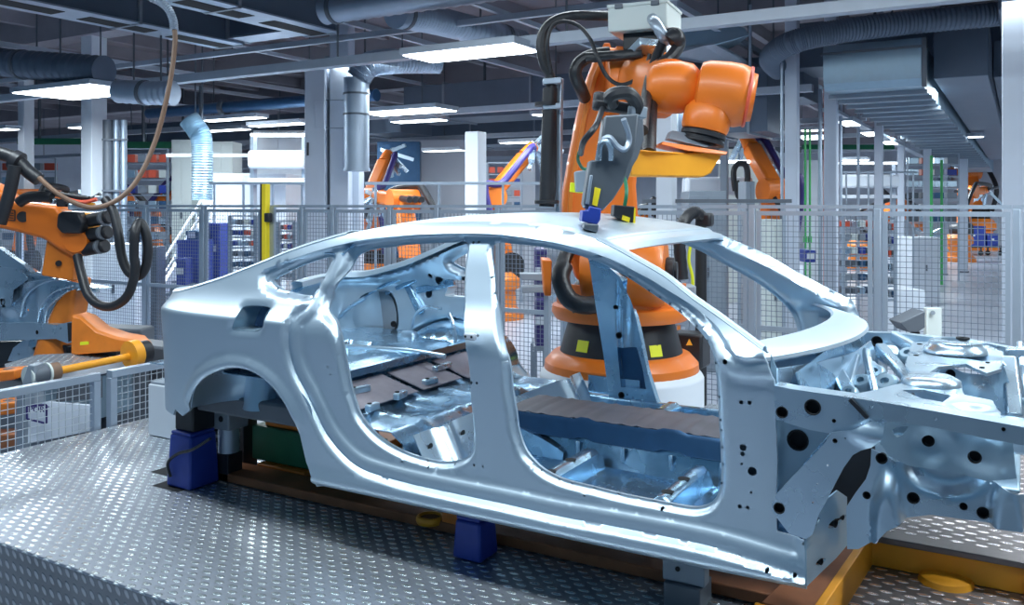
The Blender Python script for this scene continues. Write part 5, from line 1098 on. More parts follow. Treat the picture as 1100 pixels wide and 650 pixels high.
for k, (x0, x1, y, z) in enumerate(((221, 280, 128, 3.0), (218, 264, 140, 3.0), (272, 326, 134, 2.9), (540, 582, 153, 2.7), (458, 497, 162, 2.6), (575, 600, 123, 3.1), (780, 812, 143, 2.9), (0, 14, 139, 2.9), (80, 96, 137, 2.9), (180, 224, 167, 2.5), (862, 887, 140, 2.9), (863, 887, 149, 2.9), (905, 932, 172, 2.5), (1024, 1032, 147, 2.9), (1040, 1056, 147, 2.9))):
    lamp_px(('far strip light left of the concrete column, upper', 'far strip light left of the concrete column, lower', 'dim strip light touching the concrete column', 'far strip light right of the white column', 'far strip light over the background robot', 'strip light behind the black hose post', 'far strip light right of the robot wrist', 'far light at the left picture edge', 'small far light beside the white left column', 'far low strip light above the orange background arms', 'strip light between two right columns, upper', 'strip light between two right columns, lower', 'low sloping light over the white bench', 'tiny far light beneath the ribbed duct, left', 'tiny far light beneath the ribbed duct, right')[k], x0, x1, y, z, .25, 'glow_far')
channel('rail of small lights running along the big ribbed duct', (-2.35, 12.9, 2.82), (-2.35, 30, 2.82), .16, .05, False)
for k, Y in enumerate((14.6, 17.0, 19.6)):
    lamp(('nearest', 'middle', 'farthest')[k] + ' small light on the rail beside the ribbed duct', (-2.35, Y, 2.76), .85, .22, 'Y', 'glowing')
# columns -------------------------------------------------------------
def column(label, px, w_px, d, m='concrete', style=0, z1=4.95):
    c = P(px, 220, d); w = w_px * d / F / 1.30
    t = thing('column', label, 'column', (c.x, c.y, ZH), 0, 'columns of the hall')
    if style == 0:
        MB().bx(c.x - w / 2, c.x + w / 2, c.y - w / 2, c.y + w / 2, ZH, z1).build('shaft', m, t, bevel=.012)
    else:                                       # steel H section
        MB().bx(c.x - w / 2, c.x + w / 2, c.y - w / 2, c.y - w / 2 + .03, ZH, z1).build('flange', m, t)
        MB().bx(c.x - w / 2, c.x + w / 2, c.y + w / 2 - .03, c.y + w / 2, ZH, z1).build('flange', m, t)
        MB().bx(c.x - .02, c.x + .02, c.y - w / 2, c.y + w / 2, ZH, z1).build('web', m, t)
    MB().bx(c.x - w * .62, c.x + w * .62, c.y - w * .62, c.y + w * .62, ZH, ZH + .04).build('base_plate', 'grey_d', t)
    return t
column('broad white column at the right picture edge', 1094, 40, 7.9)
column('pale grey column right of the hose post, in front', 851, 17, 11.0)
column('darker grey column second right of the robot', 893, 17, 12.0)
column('slim pale column at the left end of the ribbed duct', 944, 11, 15)
column('slim pale column nearest the small duct lights', 968, 9, 19.8)
column('far thin grey column beside green pipes', 996, 10, 21, z1=2.85)
column('far thin grey column right of green pipes', 1014, 8, 25, z1=2.85)
column('far column behind the blue carts', 1035, 11, 26, z1=2.85)
column('white column left of the black hose post', 511, 22, 13.5, 'white', z1=2.6)
column('white column behind the large robot', 716, 23, 9.5, 'white')
column('white column with dark pipes at left', 101, 24, 15.5, 'white')
column('short white column at the far left', 28, 15, 17, 'white')
column('dark slim column right behind the robot wrist', 778, 10, 14, 'grey')
cc = thing('concrete_column', 'massive concrete column with cable trunking left of the spiral duct', 'column', (P(352, 220, 11.8).x, P(352, 220, 11.8).y, ZH), 0, None)
for (x0, x1, y0, y1, d, dep, m_) in ((327, 349, 68, 320, 11.5, .5, 'concrete'), (348, 356, 60, 320, 11.75, .5, 'grey'), (354, 374, 30, 320, 11.6, .5, 'concrete'), (372, 386, 65, 320, 11.9, .4, 'concrete')):
    a, b = P(x0, y0, d), P(x1, y0, d); zt = 4.6 if y0 < 40 else a.z
    MB().prism([V((a.x, a.y, ZH)), V((b.x, b.y, ZH)), V((b.x, b.y, zt)), V((a.x, a.y, zt))], FW * dep).build('pier', m_, cc, bevel=.015)
MB().prism([P(338, 109, 11.48), P(348, 109, 11.48), P(348, 138, 11.48), P(338, 138, 11.48)], FW * .05).build('junction_plate', 'concrete', cc, bevel=.006)
MB().prism([P(329.5, 153, 11.48), P(331.5, 153, 11.48), P(331.5, 167, 11.48), P(329.5, 167, 11.48)], FW * .03).build('slot_plate', 'black', cc)
for y in (107, 137): MB().prism([P(349, y, 11.55), P(376, y, 11.55), P(376, y + .8, 11.55), P(349, y + .8, 11.55)], FW * .03).build('seam', 'grey', cc)
dp = thing('drain_pipe', 'dark downpipe with two silver pipes beside the white left column', 'pipes', (P(122, 220, 15.2).x, P(122, 220, 15.2).y, ZH))
for px, r, m_ in ((116, .085, 'grey_d'), (125, .055, 'duct'), (133, .055, 'duct')):
    c = P(px, 220, 15.2); MB().cyl((c.x, c.y, ZH), (c.x, c.y, 2.95), r, n=16).build('pipe', m_, dp)
for y in (150, 205): MB().bar(P(110, y, 15.1), P(137, y, 15.1), .04, .03).build('pipe_clip', 'grey_d', dp)
for k, (px, d) in enumerate(((865, 13), (870, 13), (1000.5, 20), (1011.5, 22))):
    c = P(px, 220, d); t = thing('green_pipe', ('left green riser pipe between the two grey columns', 'right green riser pipe between the two grey columns', 'bright green pipe left of the far thin columns', 'bright green pipe between the far thin columns')[k], 'pipe', (c.x, c.y, ZH), 0, 'green riser pipes')
    mgreen = 'greenpipe'
    if mgreen not in MT: MT[mgreen] = mat('green_pipe_paint', (.05, .45, .12), .4)
    MB().cyl((c.x, c.y, ZH), (c.x, c.y, 2.6), .016 if k < 2 else .032, n=12).build('pipe', mgreen, t); MB().cyl((c.x, c.y, .9), (c.x, c.y, 1.0), .03, n=12).build('joint', mgreen, t)
for k, (px, d, r) in enumerate(((840, 10.6, .018), (881, 13, .03), (886, 13, .02), (903, 13, .025), (922, 15, .025))):
    c = P(px, 220, d); t = thing('conduit', ('thin conduit along the front grey column', 'silver conduit left of the second grey column', 'thin red-marked conduit at the second grey column', 'conduit right of the second grey column', 'thin conduit before the white bench')[k], 'conduit', (c.x, c.y, ZH), 0, 'vertical conduits by the right columns')
    MB().cyl((c.x, c.y, ZH), (c.x, c.y, 3.2), r, n=10).build('tube', 'duct' if k != 2 else 'red', t); MB().cyl((c.x, c.y, 1.3), (c.x, c.y, 1.36), r * 1.5, n=10).build('clip', 'grey_d', t)
# ducts -----------------------------------------------------------------
def spiral(name, label, pts, r, m='duct', pitch=.07, n=24, bands=()):
    t = thing(name, label, 'duct', tuple(V(pts[0])))
    P0 = [V(p) for p in pts]; L = sum((P0[i + 1] - P0[i]).length for i in range(len(P0) - 1)); sp = P0
    q = []; acc = 0
    dens = max(8, int(L / pitch / max(1, len(P0) - 1)))
    for i in range(len(P0) - 1): q += [P0[i].lerp(P0[i + 1], k / dens) for k in range(dens)]
    q.append(P0[-1])
    MB().tube(q, r, n, ripple=.93).build('spiral_tube', m, t, smooth=20)
    for b_ in (.25, .75):
        c_ = q[int(b_ * (len(q) - 1))]; MB().cyl(c_ + UP * r * .9, (c_.x, c_.y, 4.96), .012, n=6).build('hanger_rod', 'grey_d', t)
    for b in bands:
        i = int(b * (len(q) - 2)); d = (q[i + 1] - q[i]).normalized(); MB().lathe([(r * 1.0, -.03), (r * 1.04, -.025), (r * 1.04, .025), (r, .03)], q[i], d, n=n).build('band', 'grey_d', t)
    return t
q = PZ(350, 11, 3.62)
spiral('spiral_duct', 'big silver spiral duct at the top edge left of centre', [q, q + V((3.2, .0, 0))], .16, bands=(.06, .98))
a = P(330, 0, q.y / ray(340, 10).y); 
spiral('flex_duct', 'second silver spiral duct angled below the top one', spline([P(425, 14, 9.6), P(460, 20, 10.1), P(500, 30, 10.7), P(560, 46, 11.5)], 3), .17, bands=(.12, .9))
el = spiral('vertical_duct', 'polished vertical spiral duct hanging beside the concrete column', spline([P(470, 66, 12.0), P(420, 66, 11.6), P(396, 70, 11.4), P(385, 84, 11.4)], 4), .17, n=24)
MB().cyl(P(383, 84, 11.4), P(383, 183, 11.4), .165, n=28).build('down_tube', 'duct', el, smooth=40)
for y in (100, 122): MB().cyl(P(383, y, 11.4), P(383, y + 2.0, 11.4), .175, n=28).build('clamp_ring', 'grey_d', el)
MB().cyl(P(383, 181, 11.4), P(383, 184, 11.4), .18, n=28).build('end_ring', 'duct', el)
spiral('spiral_duct', 'dark spiral duct high at the left edge', [P(-60, 59, 12.6), P(20, 69, 12.0), P(112, 76, 11.4)], .20, 'ductdark', bands=(.55,))
spiral('spiral_duct', 'short silver duct end right of the upper left light', [P(128, 98, 11.2), P(160, 100, 11.0), P(186, 100, 10.9)], .155, 'duct', bands=(.5,))
spiral('flex_duct', 'silver flexible duct dropping to the white machine at left', spline([P(203, 128, 14), P(212, 140, 14), P(217, 155, 14), P(217, 215, 14)], 6), .17, 'steel_dull')
for k, (x0, x1, y0, y1, z0, z1, label) in enumerate(((-9.45, -8.95, 3.5, 8.2, 3.62, 4.5, 'dark box duct with air slots at the upper left'), (-8.93, -7.85, 7.95, 8.30, 3.66, 4.5, 'dark cross box duct left of the silver spiral duct'), (-7.8, -7.3, 3.5, 8.2, 3.62, 4.45, 'dark box duct joining the big silver spiral duct'))):
    t = thing('box_duct', label, 'duct', ((x0 + x1) / 2, (y0 + y1) / 2, z0), 0, None)
    MB().bx(x0, x1, y0, y1, z0, z1).build('duct_body', 'ductdark', t, bevel=.01)
    MB().bx(x0 - .03, x1 + .03, y0, y1, z0 - .02, z0).build('bottom_flange', 'duct', t)
    if k != 1:
        for j in range(4): MB().bx(x0 + .10, x0 + .36, y0 + .2 + j * 1.2, y0 + 1.1 + j * 1.2, z0 - .025, z0 - .0205).build('air_slot', 'hole', t)
    MB().bar(((x0 + x1) / 2, (y0 + y1) / 2, z1), ((x0 + x1) / 2, (y0 + y1) / 2, 4.95), .05, .05).build('hanger', 'grey_d', t)
    n = int(max(x1 - x0, y1 - y0) / 1.2)
    for j in range(n + 1):
        if y1 - y0 > x1 - x0: yy = y0 + (y1 - y0) * j / n; MB().bx(x0 - .03, x1 + .03, yy - .02, yy + .02, z0 - .03, z1).build('joint_flange', 'grey', t)
        else: xx = x0 + (x1 - x0) * j / max(1, n); MB().bx(xx - .02, xx + .02, y0 - .03, y1 + .03, z0 - .03, z1).build('joint_flange', 'grey', t)
# ribbed box duct at the right
XA, XB, YD0, YD1, ZB, ZT = PY(884, 96, 11.0).x, PY(990, 93, 11.0).x, 11.0, 42, PY(940, 94, 11.0).z, PY(940, 44, 11.0).z
rd = thing('ribbed_duct', 'huge grey box duct with ribbed underside running back at the right', 'duct', ((XA + XB) / 2, YD0, ZB))
mb = MB(); prof = [(YD0 + .10, ZB), (YD0 + .03, ZB + .08), (YD0, ZB + .25), (YD0, ZT - .12), (YD0 + .04, ZT), (YD1, ZT), (YD1, ZB)]
mb.prism([V((XA, y, z)) for y, z in prof], (XB - XA, 0, 0)); mb.build('duct_body', 'steel_dull', rd, bevel=.006)
for k in range(26): y = YD0 + .5 + k * .62 + .014 * k * k; MB().bx(XA - .02, XB + .02, y - .035, y + .035, ZB - .05, ZB + .001).build('rib', 'grey', rd)
MB().bx(XA - .03, XB + .05, YD0 - .01, YD0 + .03, ZT - .12, ZT - .09).build('seam_strip', 'grey_d', rd)
MB().bx(XB, XB + .05, YD0 + .02, YD0 + .10, ZB - .02, ZT).build('corner_angle', 'grey_d', rd)
sdk = thing('side_duct', 'dark box duct stepping along the right side of the ribbed duct', 'duct', (XB + .4, 13, ZB))
MB().bx(XB + .06, XB + .65, 11.8, 34, ZB + .16, ZT + .3).build('duct_body', 'ductdark', sdk, bevel=.01)
MB().bx(XB + .66, XB + 1.3, 13.5, 36, ZB + .35, ZT + .3).build('upper_step', 'ductdark', sdk, bevel=.01)
bdl = spiral('flex_duct', 'wide curved pale duct bending into the ribbed duct', spline([P(1075, 15, 9.9), P(980, 24, 10.0), P(900, 34, 10.0), P(850, 46, 10.1), P(828, 62, 10.6), P(836, 74, 11.2)], 5), .14, 'ductdark', .14)
bd2 = thing('box_duct', 'grey box duct with elbow behind the robot wrist', 'duct', tuple(P(760, 60, 12.2)))
MB().prism([P(722, 24, 12), P(768, 20, 12), P(800, 30, 12), P(806, 38, 12), P(770, 48, 12), P(722, 52, 12)], FW * .9).build('duct_body', 'steel_dull', bd2, bevel=.012)
MB().prism([P(722, 53, 12.0), P(768, 48, 12.0), P(822, 76, 13.5), P(818, 80, 13.5), P(722, 62, 12.0)], (0, 0, .03)).build('lower_plate', 'beam', bd2)
MB().cyl(P(806, 5, 11.5), P(806, 80, 11.5), .02, n=8).build('hanger_rod', 'duct', bd2)
for k, (x0, x1, y0, y1, z0, z1) in enumerate(((-11, -3, 14.4, 15.6, 3.2, 3.9), (-5.4, -3.2, 12.9, 14.2, 2.55, 3.5), (-16, -8, 20.0, 21.2, 3.1, 3.8), (-3.2, 3, 14.0, 15.2, 3.6, 4.3), (1.2, 8, 8.6, 9.8, 3.3, 4.2), (-.2, 8, 10.4, 12, 3.5, 4.3), (0, 9, 16, 17, 3.0, 3.7), (-22, -12, 15.6, 16.8, 3.1, 3.7))):
    t = thing('box_duct', ('long grey box duct behind the concrete column', 'square grey box above the white column', 'far grey duct at left behind the lights', 'dark duct above the front grey columns', 'black-blue duct at the upper right edge, nearest', 'dark duct at the upper right, second', 'low dark duct right of the ribbed duct', 'far grey duct over the left cells')[k], 'duct', ((x0 + x1) / 2, (y0 + y1) / 2, z0))
    MB().bx(x0, x1, y0, y1, z0, z1).build('duct_body', 'ductdark', t, bevel=.01)
    for q in (.2, .8): MB().bar((x0 + (x1 - x0) * q, (y0 + y1) / 2, z1), (x0 + (x1 - x0) * q, (y0 + y1) / 2, 4.95), .04, .04).build('hanger', 'grey_d', t)
    for j in range(4): xx = x0 + (x1 - x0) * (j + .5) / 4; MB().bx(xx - .02, xx + .02, y0 - .03, y1 + .03, z0 - .03, z1 + .03).build('joint_flange', 'grey', t)
bp_ = thing('blue_pipe', 'violet-blue insulated pipe left of the concrete column', 'pipe', tuple(PZ(280, 112, 3.2)))
a = PZ(160, 122, 3.2); MB().cyl((a.x, a.y, 3.2), (a.x + 5.5, a.y, 3.2), .10, n=16).build('pipe', 'tunnel', bp_); MB().cyl((a.x + 2, a.y, 3.2), (a.x + 2.1, a.y, 3.2), .14, n=16).build('pipe_ring', 'grey_d', bp_)
# background robots: one prototype, copies
def robot_proto(k):
    t = thing('robot_arm', 'x', 'robot', (0, 0, 0))
    a1, a2 = (.35, -1.15) if k == 0 else ((-.25, -1.0) if k == 1 else (.75, -1.5))
    MB().lathe([(.40, 0), (.40, .10), (.30, .16), (.27, .42), (.34, .46), (.34, .60), (.25, .70), (0, .70)], n=24).build('robot_base', 'orange_d', t)
    s = V((.15, 0, .78)); e = s + V((math.sin(a1), 0, math.cos(a1))) * 1.05
    MB().cyl(s + V((0, -.22, 0)), s + V((0, .22, 0)), .20, n=20).build('shoulder', 'black', t)
    MB().bar(s, e, .22, .28, up=(0, 1, 0)).build('lower_arm', 'orange', t, bevel=.04)
    MB().cyl(e + V((0, -.22, 0)), e + V((0, .20, 0)), .17, n=20).build('elbow', 'orange', t)
    d = V((math.sin(a1 - a2), 0, math.cos(a1 - a2))); w = e + d * .85
    MB().bar(e - d * .25, w, .20, .22, up=(0, 1, 0)).build('forearm', 'orange', t, bevel=.04)
    for y in (-.09, .0, .09): MB().cyl(e - d * .5 + V((0, y, .05)), e - d * .2 + V((0, y, .05)), .045, n=10).build('wrist_motor', 'black', t)
    MB().cyl(w, w + d * .22, .11, .09, n=16).build('wrist', 'orange', t)
    g_ = w + d * .25
    mb = MB(); rg = random.Random(k + 3)
    for _ in range(14):
        o_ = V((rg.uniform(-.25, .25), rg.uniform(-.25, .25), rg.uniform(-.35, .1))); mb.bar(g_ + o_ * .3, g_ + o_ * 1.6, .05, .06)
    mb.build('gripper_tool', 'steel', t)
    MB().tube(spline([s + V((-.2, -.25, .1)), s + V((-.35, -.28, .6)), e + V((-.2, -.25, .15)), e + V((.1, -.22, .22)), w + V((0, -.2, .12)), w + V((.1, -.05, 0))], 6), .05, 10).build('dress_hose', 'purple' if k == 1 else 'rubber', t)
    return t
protos = [robot_proto(0), robot_proto(1), robot_proto(2)]
spots = [(0, 447, 14.2, 2.6, 1.18, 'orange background robot with black hood left of the white column'), (1, 165, 17.5, .4, 1.0, 'orange background robot between the dark pipes and the silver flexible duct'), (2, 72, 19.5, .9, 1.35, 'orange background robot behind the left robot hoses'), (0, 18, 16, 2.2, 1.2, 'orange background robot at the far left edge'), (1, 534, 15.5, 1.0, 1.2, 'orange background robot right of the white column'), (2, 742, 12.0, 2.9, 1.1, 'orange background robot below the tool bracket of the large robot'), (1, 828, 14.6, 2.4, 1.25, 'orange and silver background robot left of the front grey column'), (0, 1052, 39, 2.0, 2.0, 'orange background robot at the right beside the broad white column'), (2, 205, 22, -.5, 1.2, 'small orange robot behind the flexible duct'), (1, 400, 17.5, 1.8, 1.2, 'robot with bundled grippers behind the vertical duct'), (2, 925, 27, .6, 1.3, 'distant robot behind the white bench'), (0, 1030, 31, 1.2, 1.4, 'distant robot behind the blue carts')]
used = set()
for (k, px, d, rz, sc, label) in spots:
    c = P(px, 220, d)
    if k not in used: t = protos[k]; used.add(k); t.location = (c.x, c.y, ZH); t.rotation_euler = (0, 0, rz); t['label'] = label
    else: t = dup(protos[k], (c.x, c.y, ZH), rz, label)
    t.scale = (sc, sc, sc); t['group'] = 'orange robots in the background'
# white machines, enclosures, cabinets
def cabinet(label, px, w_px, py0, py1, d, m='white', depth=.6, name='machine_cabinet', cat='cabinet', door=True, z0=None):
    a, b = P(px - w_px / 2, py1, d), P(px + w_px / 2, py0, d); zb_ = ZH if z0 is None else z0
    t = thing(name, label, cat, ((a.x + b.x) / 2, (a.y + b.y) / 2, zb_))
    A, B = V((a.x, a.y, 0)), V((b.x, b.y, 0))
    MB().prism([A + UP * zb_, B + UP * zb_, B + UP * b.z, A + UP * b.z], V((FW.x, FW.y, 0)) * depth).build('cabinet_body', m, t, bevel=.01)
    if door:
        for q0, q1 in ((.05, .48), (.52, .95)): MB().prism([A.lerp(B, q0) + UP * (zb_ + .08) - FW * .012, A.lerp(B, q1) + UP * (zb_ + .08) - FW * .012, A.lerp(B, q1) + UP * (b.z - .06) - FW * .012, A.lerp(B, q0) + UP * (b.z - .06) - FW * .012], FW * .012).build('door', m, t, bevel=.004)
        c = A.lerp(B, .5) + UP * (zb_ + (b.z - zb_) * .55) - FW * .02; MB().box(c, (.03, .03, .12)).build('handle', 'grey_d', t)
    return t
cabinet('white machine enclosure left of the concrete column', 300, 56, 140, 300, 18, depth=2)
cabinet('low bright white bench left of the yellow post', 262, 90, 186, 300, 15, depth=1.5)
cabinet('beige cabinet behind the flexible duct', 195, 22, 150, 260, 17, 'whitebox')
cabinet('beige cabinet right of the flexible duct', 237, 26, 152, 260, 17, 'whitebox')
cabinet('white booth wall behind the background robot', 462, 90, 150, 300, 21, depth=.3, door=False)
cabinet('dark blue glazed booth behind the orange background robot', 428, 46, 152, 240, 20, 'tunnel', .3)
cabinet('white enclosure behind the black hose post', 560, 30, 175, 260, 19)
cabinet('white cabinet behind the mesh at right', 995, 30, 255, 303, 17.5, depth=.7)
cabinet('pale grey cabinet behind the right fence, left part', 833, 22, 236, 330, 9.6, 'whitebox', .5)
cabinet('white low block behind the right fence below the cabinet', 972, 44, 312, 340, 12.6, 'white', .9, door=False)
cabinet('white switch cabinet right of the large robot', 806, 10, 195, 300, 12, 'grey', .4)
cabinet('grey control cabinet under the tool bracket', 760, 40, 205, 330, 10.5, 'grey', .5)
cabinet('beige partition behind the hose coil', 795, 40, 160, 240, 18, 'whitebox', .3)
cabinet('dark grey cabinet by the left fence behind the hose loop', 164, 9, 265, 318, 11.3, 'grey_d', .3)
cabinet('white wall panel behind the right columns', 877, 20, 172, 230, 22, 'white', .3, door=False)
cabinet('white cabinet behind the black hose loop and wrist motors', 122, 46, 262, 330, 12.6, 'white', .4)
# bright inspection benches with tubes
for k, (px, w_, y0, d, label) in enumerate(((930, 66, 195, 20, 'bright white inspection bench behind the slim right columns'), (300, 60, 172, 14.6, 'bright lit bench beside the concrete column'), (770, 70, 200, 15, 'bright white counter behind the robot bracket'))):
    c0, c1 = P(px - w_ / 2, y0, d), P(px + w_ / 2, y0, d)
    t = thing('lit_bench', label, 'bench', tuple((c0 + c1) / 2))
    MB().bar(c0, c1, .5, .30).build('bench_top', 'white', t, bevel=.05)
    MB().bar(c0 - UP * .35, c1 - UP * .35, .4, .08).build('shelf', 'white', t, bevel=.01)
    MB().bar(c0 + UP * .42, c1 + UP * .42, .12, .05).build('lamp_tube', 'glow_far', t, bevel=.01)
    for q in (.04, .96):
        c = c0.lerp(c1, q); MB().bx(c.x - .04, c.x + .04, c.y - .04, c.y + .04, ZH, c.z + .45).build('leg', 'alu', t)
# stairs at the left
stt = thing('access_stairs', 'white steel stairs with handrails behind the left fence', 'stairs', tuple(P(190, 300, 12)))
A, B = P(160, 338, 11.8), P(216, 246, 13.0)
for off in (0, .55):
    o_ = FW * off; MB().bar(A + o_, B + o_, .05, .16).build('stringer', 'white', stt); MB().bar(A + o_ + UP * .42, B + o_ + UP * .42, .03, .03).build('handrail', 'white', stt); MB().bar(A + o_ + UP * .22, B + o_ + UP * .22, .02, .02).build('knee_rail', 'white', stt)
    for q in (.1, .5, .9): c = A.lerp(B, q) + o_; MB().cyl(c, c + UP * .42, .018, n=8).build('baluster', 'white', stt)
for q in range(7): c = A.lerp(B, (q + .5) / 7); MB().box(c + FW * .27, (.26, .5, .03), Matrix.Rotation(TH, 3, 'Z')).build('tread', 'grey', stt)
# blue bins, stacked boxes
def crate(label, px, py0, py1, w_px, d, m, group=None, name='bin', cat='bin'):
    a, b = P(px - w_px / 2, py1, d), P(px + w_px / 2, py0, d)
    t = thing(name, label, cat, ((a.x + b.x) / 2, (a.y + b.y) / 2, a.z), 0, group); A, B = V((a.x, a.y, 0)), V((b.x, b.y, 0)); dep = FW * .5
    MB().prism([A + UP * a.z, B + UP * a.z, B + UP * b.z, A + UP * b.z], dep).build('bin_body', m, t, bevel=.015)
    MB().prism([A + UP * (b.z - .05) - FW * .02, B + UP * (b.z - .05) - FW * .02, B + UP * b.z - FW * .02, A + UP * b.z - FW * .02], FW * .02).build('rim', m, t, bevel=.005)
    c = A.lerp(B, .45) + UP * (a.z + (b.z - a.z) * .55) - FW * .015; MB().box(c, (.10, .015, .08), Matrix.Rotation(TH, 3, 'Z')).build('paper_label', 'white', t)
for a in (('front blue bin behind the left fence', 203, 258, 306, 26, 11.4, 'blue'), ('lower blue bin left of the front blue bin', 194, 278, 307, 10, 11.1, 'blue'), ('tall blue bin right of a fence post', 229, 240, 300, 14, 11.9, 'blue'), ('teal small bin on the front blue bin', 207, 248, 258, 14, 11.5, 'tunnel'), ('left blue cart bin at the far right', 1047, 243, 265, 24, 34.5, 'blue'), ('right blue cart bin at the far right', 1067, 251, 265, 12, 34.5, 'blue'), ('violet stack seen through the front door opening, upper', 581, 268, 320, 13, 8.6, 'purple'), ('violet stack seen through the front door opening, lower', 581, 322, 372, 12, 8.4, 'purple')): crate(*a)
crate('blue switch box between the right columns', 871, 269, 282, 11, 12, 'blue', name='switch_box', cat='switch box')
def trolley(label, px, w_px, py, d):
    a, b = P(px - w_px / 2, py, d), P(px + w_px / 2, py, d); t = thing('bin_trolley', label, 'trolley', (((a + b) / 2).x, ((a + b) / 2).y, ZH)); A, B = V((a.x, a.y, 0)), V((b.x, b.y, 0))
    MB().prism([A + UP * (a.z - .05), B + UP * (a.z - .05), B + UP * a.z, A + UP * a.z], V((FW.x, FW.y, 0)) * .55).build('platform', 'grey', t, bevel=.006)
    for q in (.04, .96):
        for o_ in (.03, .5): c = A.lerp(B, q) + FW * o_; MB().bx(c.x - .02, c.x + .02, c.y - .02, c.y + .02, ZH, a.z - .05).build('leg', 'grey', t)
trolley('grey trolley carrying the front blue bin', 200, 34, 306, 11.15); trolley('grey trolley carrying the tall blue bin', 229, 14, 300, 11.9); trolley('grey trolley under the violet stack', 581, 15, 372, 8.4)
for k, (px, y) in enumerate(((1047, 268), (1068, 268))):
    a = P(px, y, 34.8); t = thing('bin_cart', ('left', 'right')[k] + ' wheeled cart under the far blue bins', 'cart', (a.x, a.y, ZH))
    MB().box((a.x, a.y, ZH + .35), (.62, .9, .06)).build('cart_frame', 'black', t)
    for dx in (-.22, .22):
        MB().cyl((a.x + dx, a.y - .2, ZH + .1), (a.x + dx, a.y - .15, ZH + .1), .10, n=14).build('wheel', 'rubber', t); MB().bx(a.x + dx - .03, a.x + dx + .03, a.y - .2, a.y + .2, ZH + .1, ZH + .35).build('fork', 'grey_d', t)
# racks with red and blue parts
def rack(label, x0, x1, d, seed, y0=232, y1=300):
    a, b = P(x0, y1, d), P(x1, y0, d); rg = random.Random(seed); A, B = V((a.x, a.y, 0)), V((b.x, b.y, 0))
    t = thing('parts_rack', label, 'rack', ((a.x + b.x) / 2, (a.y + b.y) / 2, ZH))
    for q in (0, 1): c = A.lerp(B, q); MB().bx(c.x - .02, c.x + .02, c.y - .02, c.y + .02, ZH, b.z).build('upright', 'alu', t)
    n = 7
    for i in range(n): z = a.z + (b.z - a.z) * i / (n - 1); MB().bar(A + UP * z, B + UP * z, .03, .02).build('shelf', 'alu', t)
    for i in range(n - 1):
        for j in range(4):
            z = a.z + (b.z - a.z) * (i + .4) / (n - 1); c = A.lerp(B, (j + .5) / 4) + UP * z + FW * .1
            MB().box(c, ((B - A).length / 5.5, .18, (b.z - a.z) / 12), Matrix.Rotation(TH, 3, 'Z')).build('stored_part', rg.choice(['red', 'grey', 'grey_d', 'steel', 'red', 'whitebox', 'blue']) if i > 2 else rg.choice(['grey', 'grey_d', 'steel', 'tunnel']), t, bevel=.005)
rack('rack of red and grey parts left of the yellow post', 247, 275, 10.9, 1); rack('rack of red parts right of the yellow post', 299, 317, 10.6, 2, 238, 300)
rack('rack of pipes and valves between the right columns', 906, 940, 11.5, 3, 232, 318); rack('rack of orange and blue parts behind the right fence post', 948, 962, 11, 4, 235, 322)
rack('tall shelving far behind the large robot', 800, 836, 21, 5, 165, 240); rack('equipment shelf behind the left column', 135, 180, 17, 6, 160, 260); rack('shelf with machine parts behind the white column', 524, 560, 18, 7, 175, 250); rack('far shelf at right under the ribbed duct', 975, 1030, 23, 8, 165, 240); rack('equipment shelf at the far left behind the robots', 0, 60, 24, 9, 170, 260)
# mezzanine handrails and platform edge above the fence
for k, (x0, x1, y, d, label) in enumerate(((392, 620, 197, 12.2, 'thin handrail crossing in front of the background robot'), (225, 330, 197, 12.6, 'thin handrail in front of the lit bench'), (690, 850, 216, 9.5, 'dark machine rail behind the robot bracket'), (905, 985, 185, 16.6, 'rail above the bright white bench'))):
    a, b = P(x0, y, d), P(x1, y, d); t = thing('handrail', label, 'handrail', (((a + b) / 2).x, ((a + b) / 2).y, ZH))
    MB().bar(a, b, .04, .04).build('rail', 'alu' if k != 2 else 'grey_d', t)
    for q in (.05, .35, .65, .95): c = a.lerp(b, q); MB().cyl((c.x, c.y, ZH), c, .018, n=8).build('upright', 'alu', t)
# tall cable coil, green cross beams, white rails
cb = thing('cable_coil', 'black cable coil hanging on the beige partition', 'cable coil', tuple(P(797, 185, 14.5)))
MB().tube(spline([P(790, 205, 14.5), P(788, 185, 14.5), P(793, 176, 14.5), P(801, 178, 14.5), P(803, 192, 14.5), P(799, 212, 14.5), P(793, 210, 14.5), P(791, 195, 14.5)], 6, True), .05, 8).build('coil', 'rubber', cb); MB().box(P(797, 176, 14.6), (.15, .1, .1)).build('hook', 'grey', cb)
for k, (x0, x1, y, d, m_, label) in enumerate(((136, 196, 156, 19, 'green', 'dark green beam behind the left background robot'), (862, 960, 158, 26, 'green', 'dark green beam behind the right columns'), (180, 300, 167, 15, 'white', 'white horizontal beam at the flexible duct'), (20, 95, 152, 20, 'green', 'green beam at the far left'), (640, 860, 161, 22, 'grey_d', 'dark beam behind the robot wrist'))):
    a, b = P(x0, y, d), P(x1, y, d); t = thing('cross_beam', label, 'beam', tuple((a + b) / 2)); MB().bar(a, b, .12, .14 if m_ != 'white' else .06).build('beam', m_, t); MB().bar(a.lerp(b, .3), a.lerp(b, .3) + UP * 1.2, .05, .05).build('hanger', 'grey_d', t)
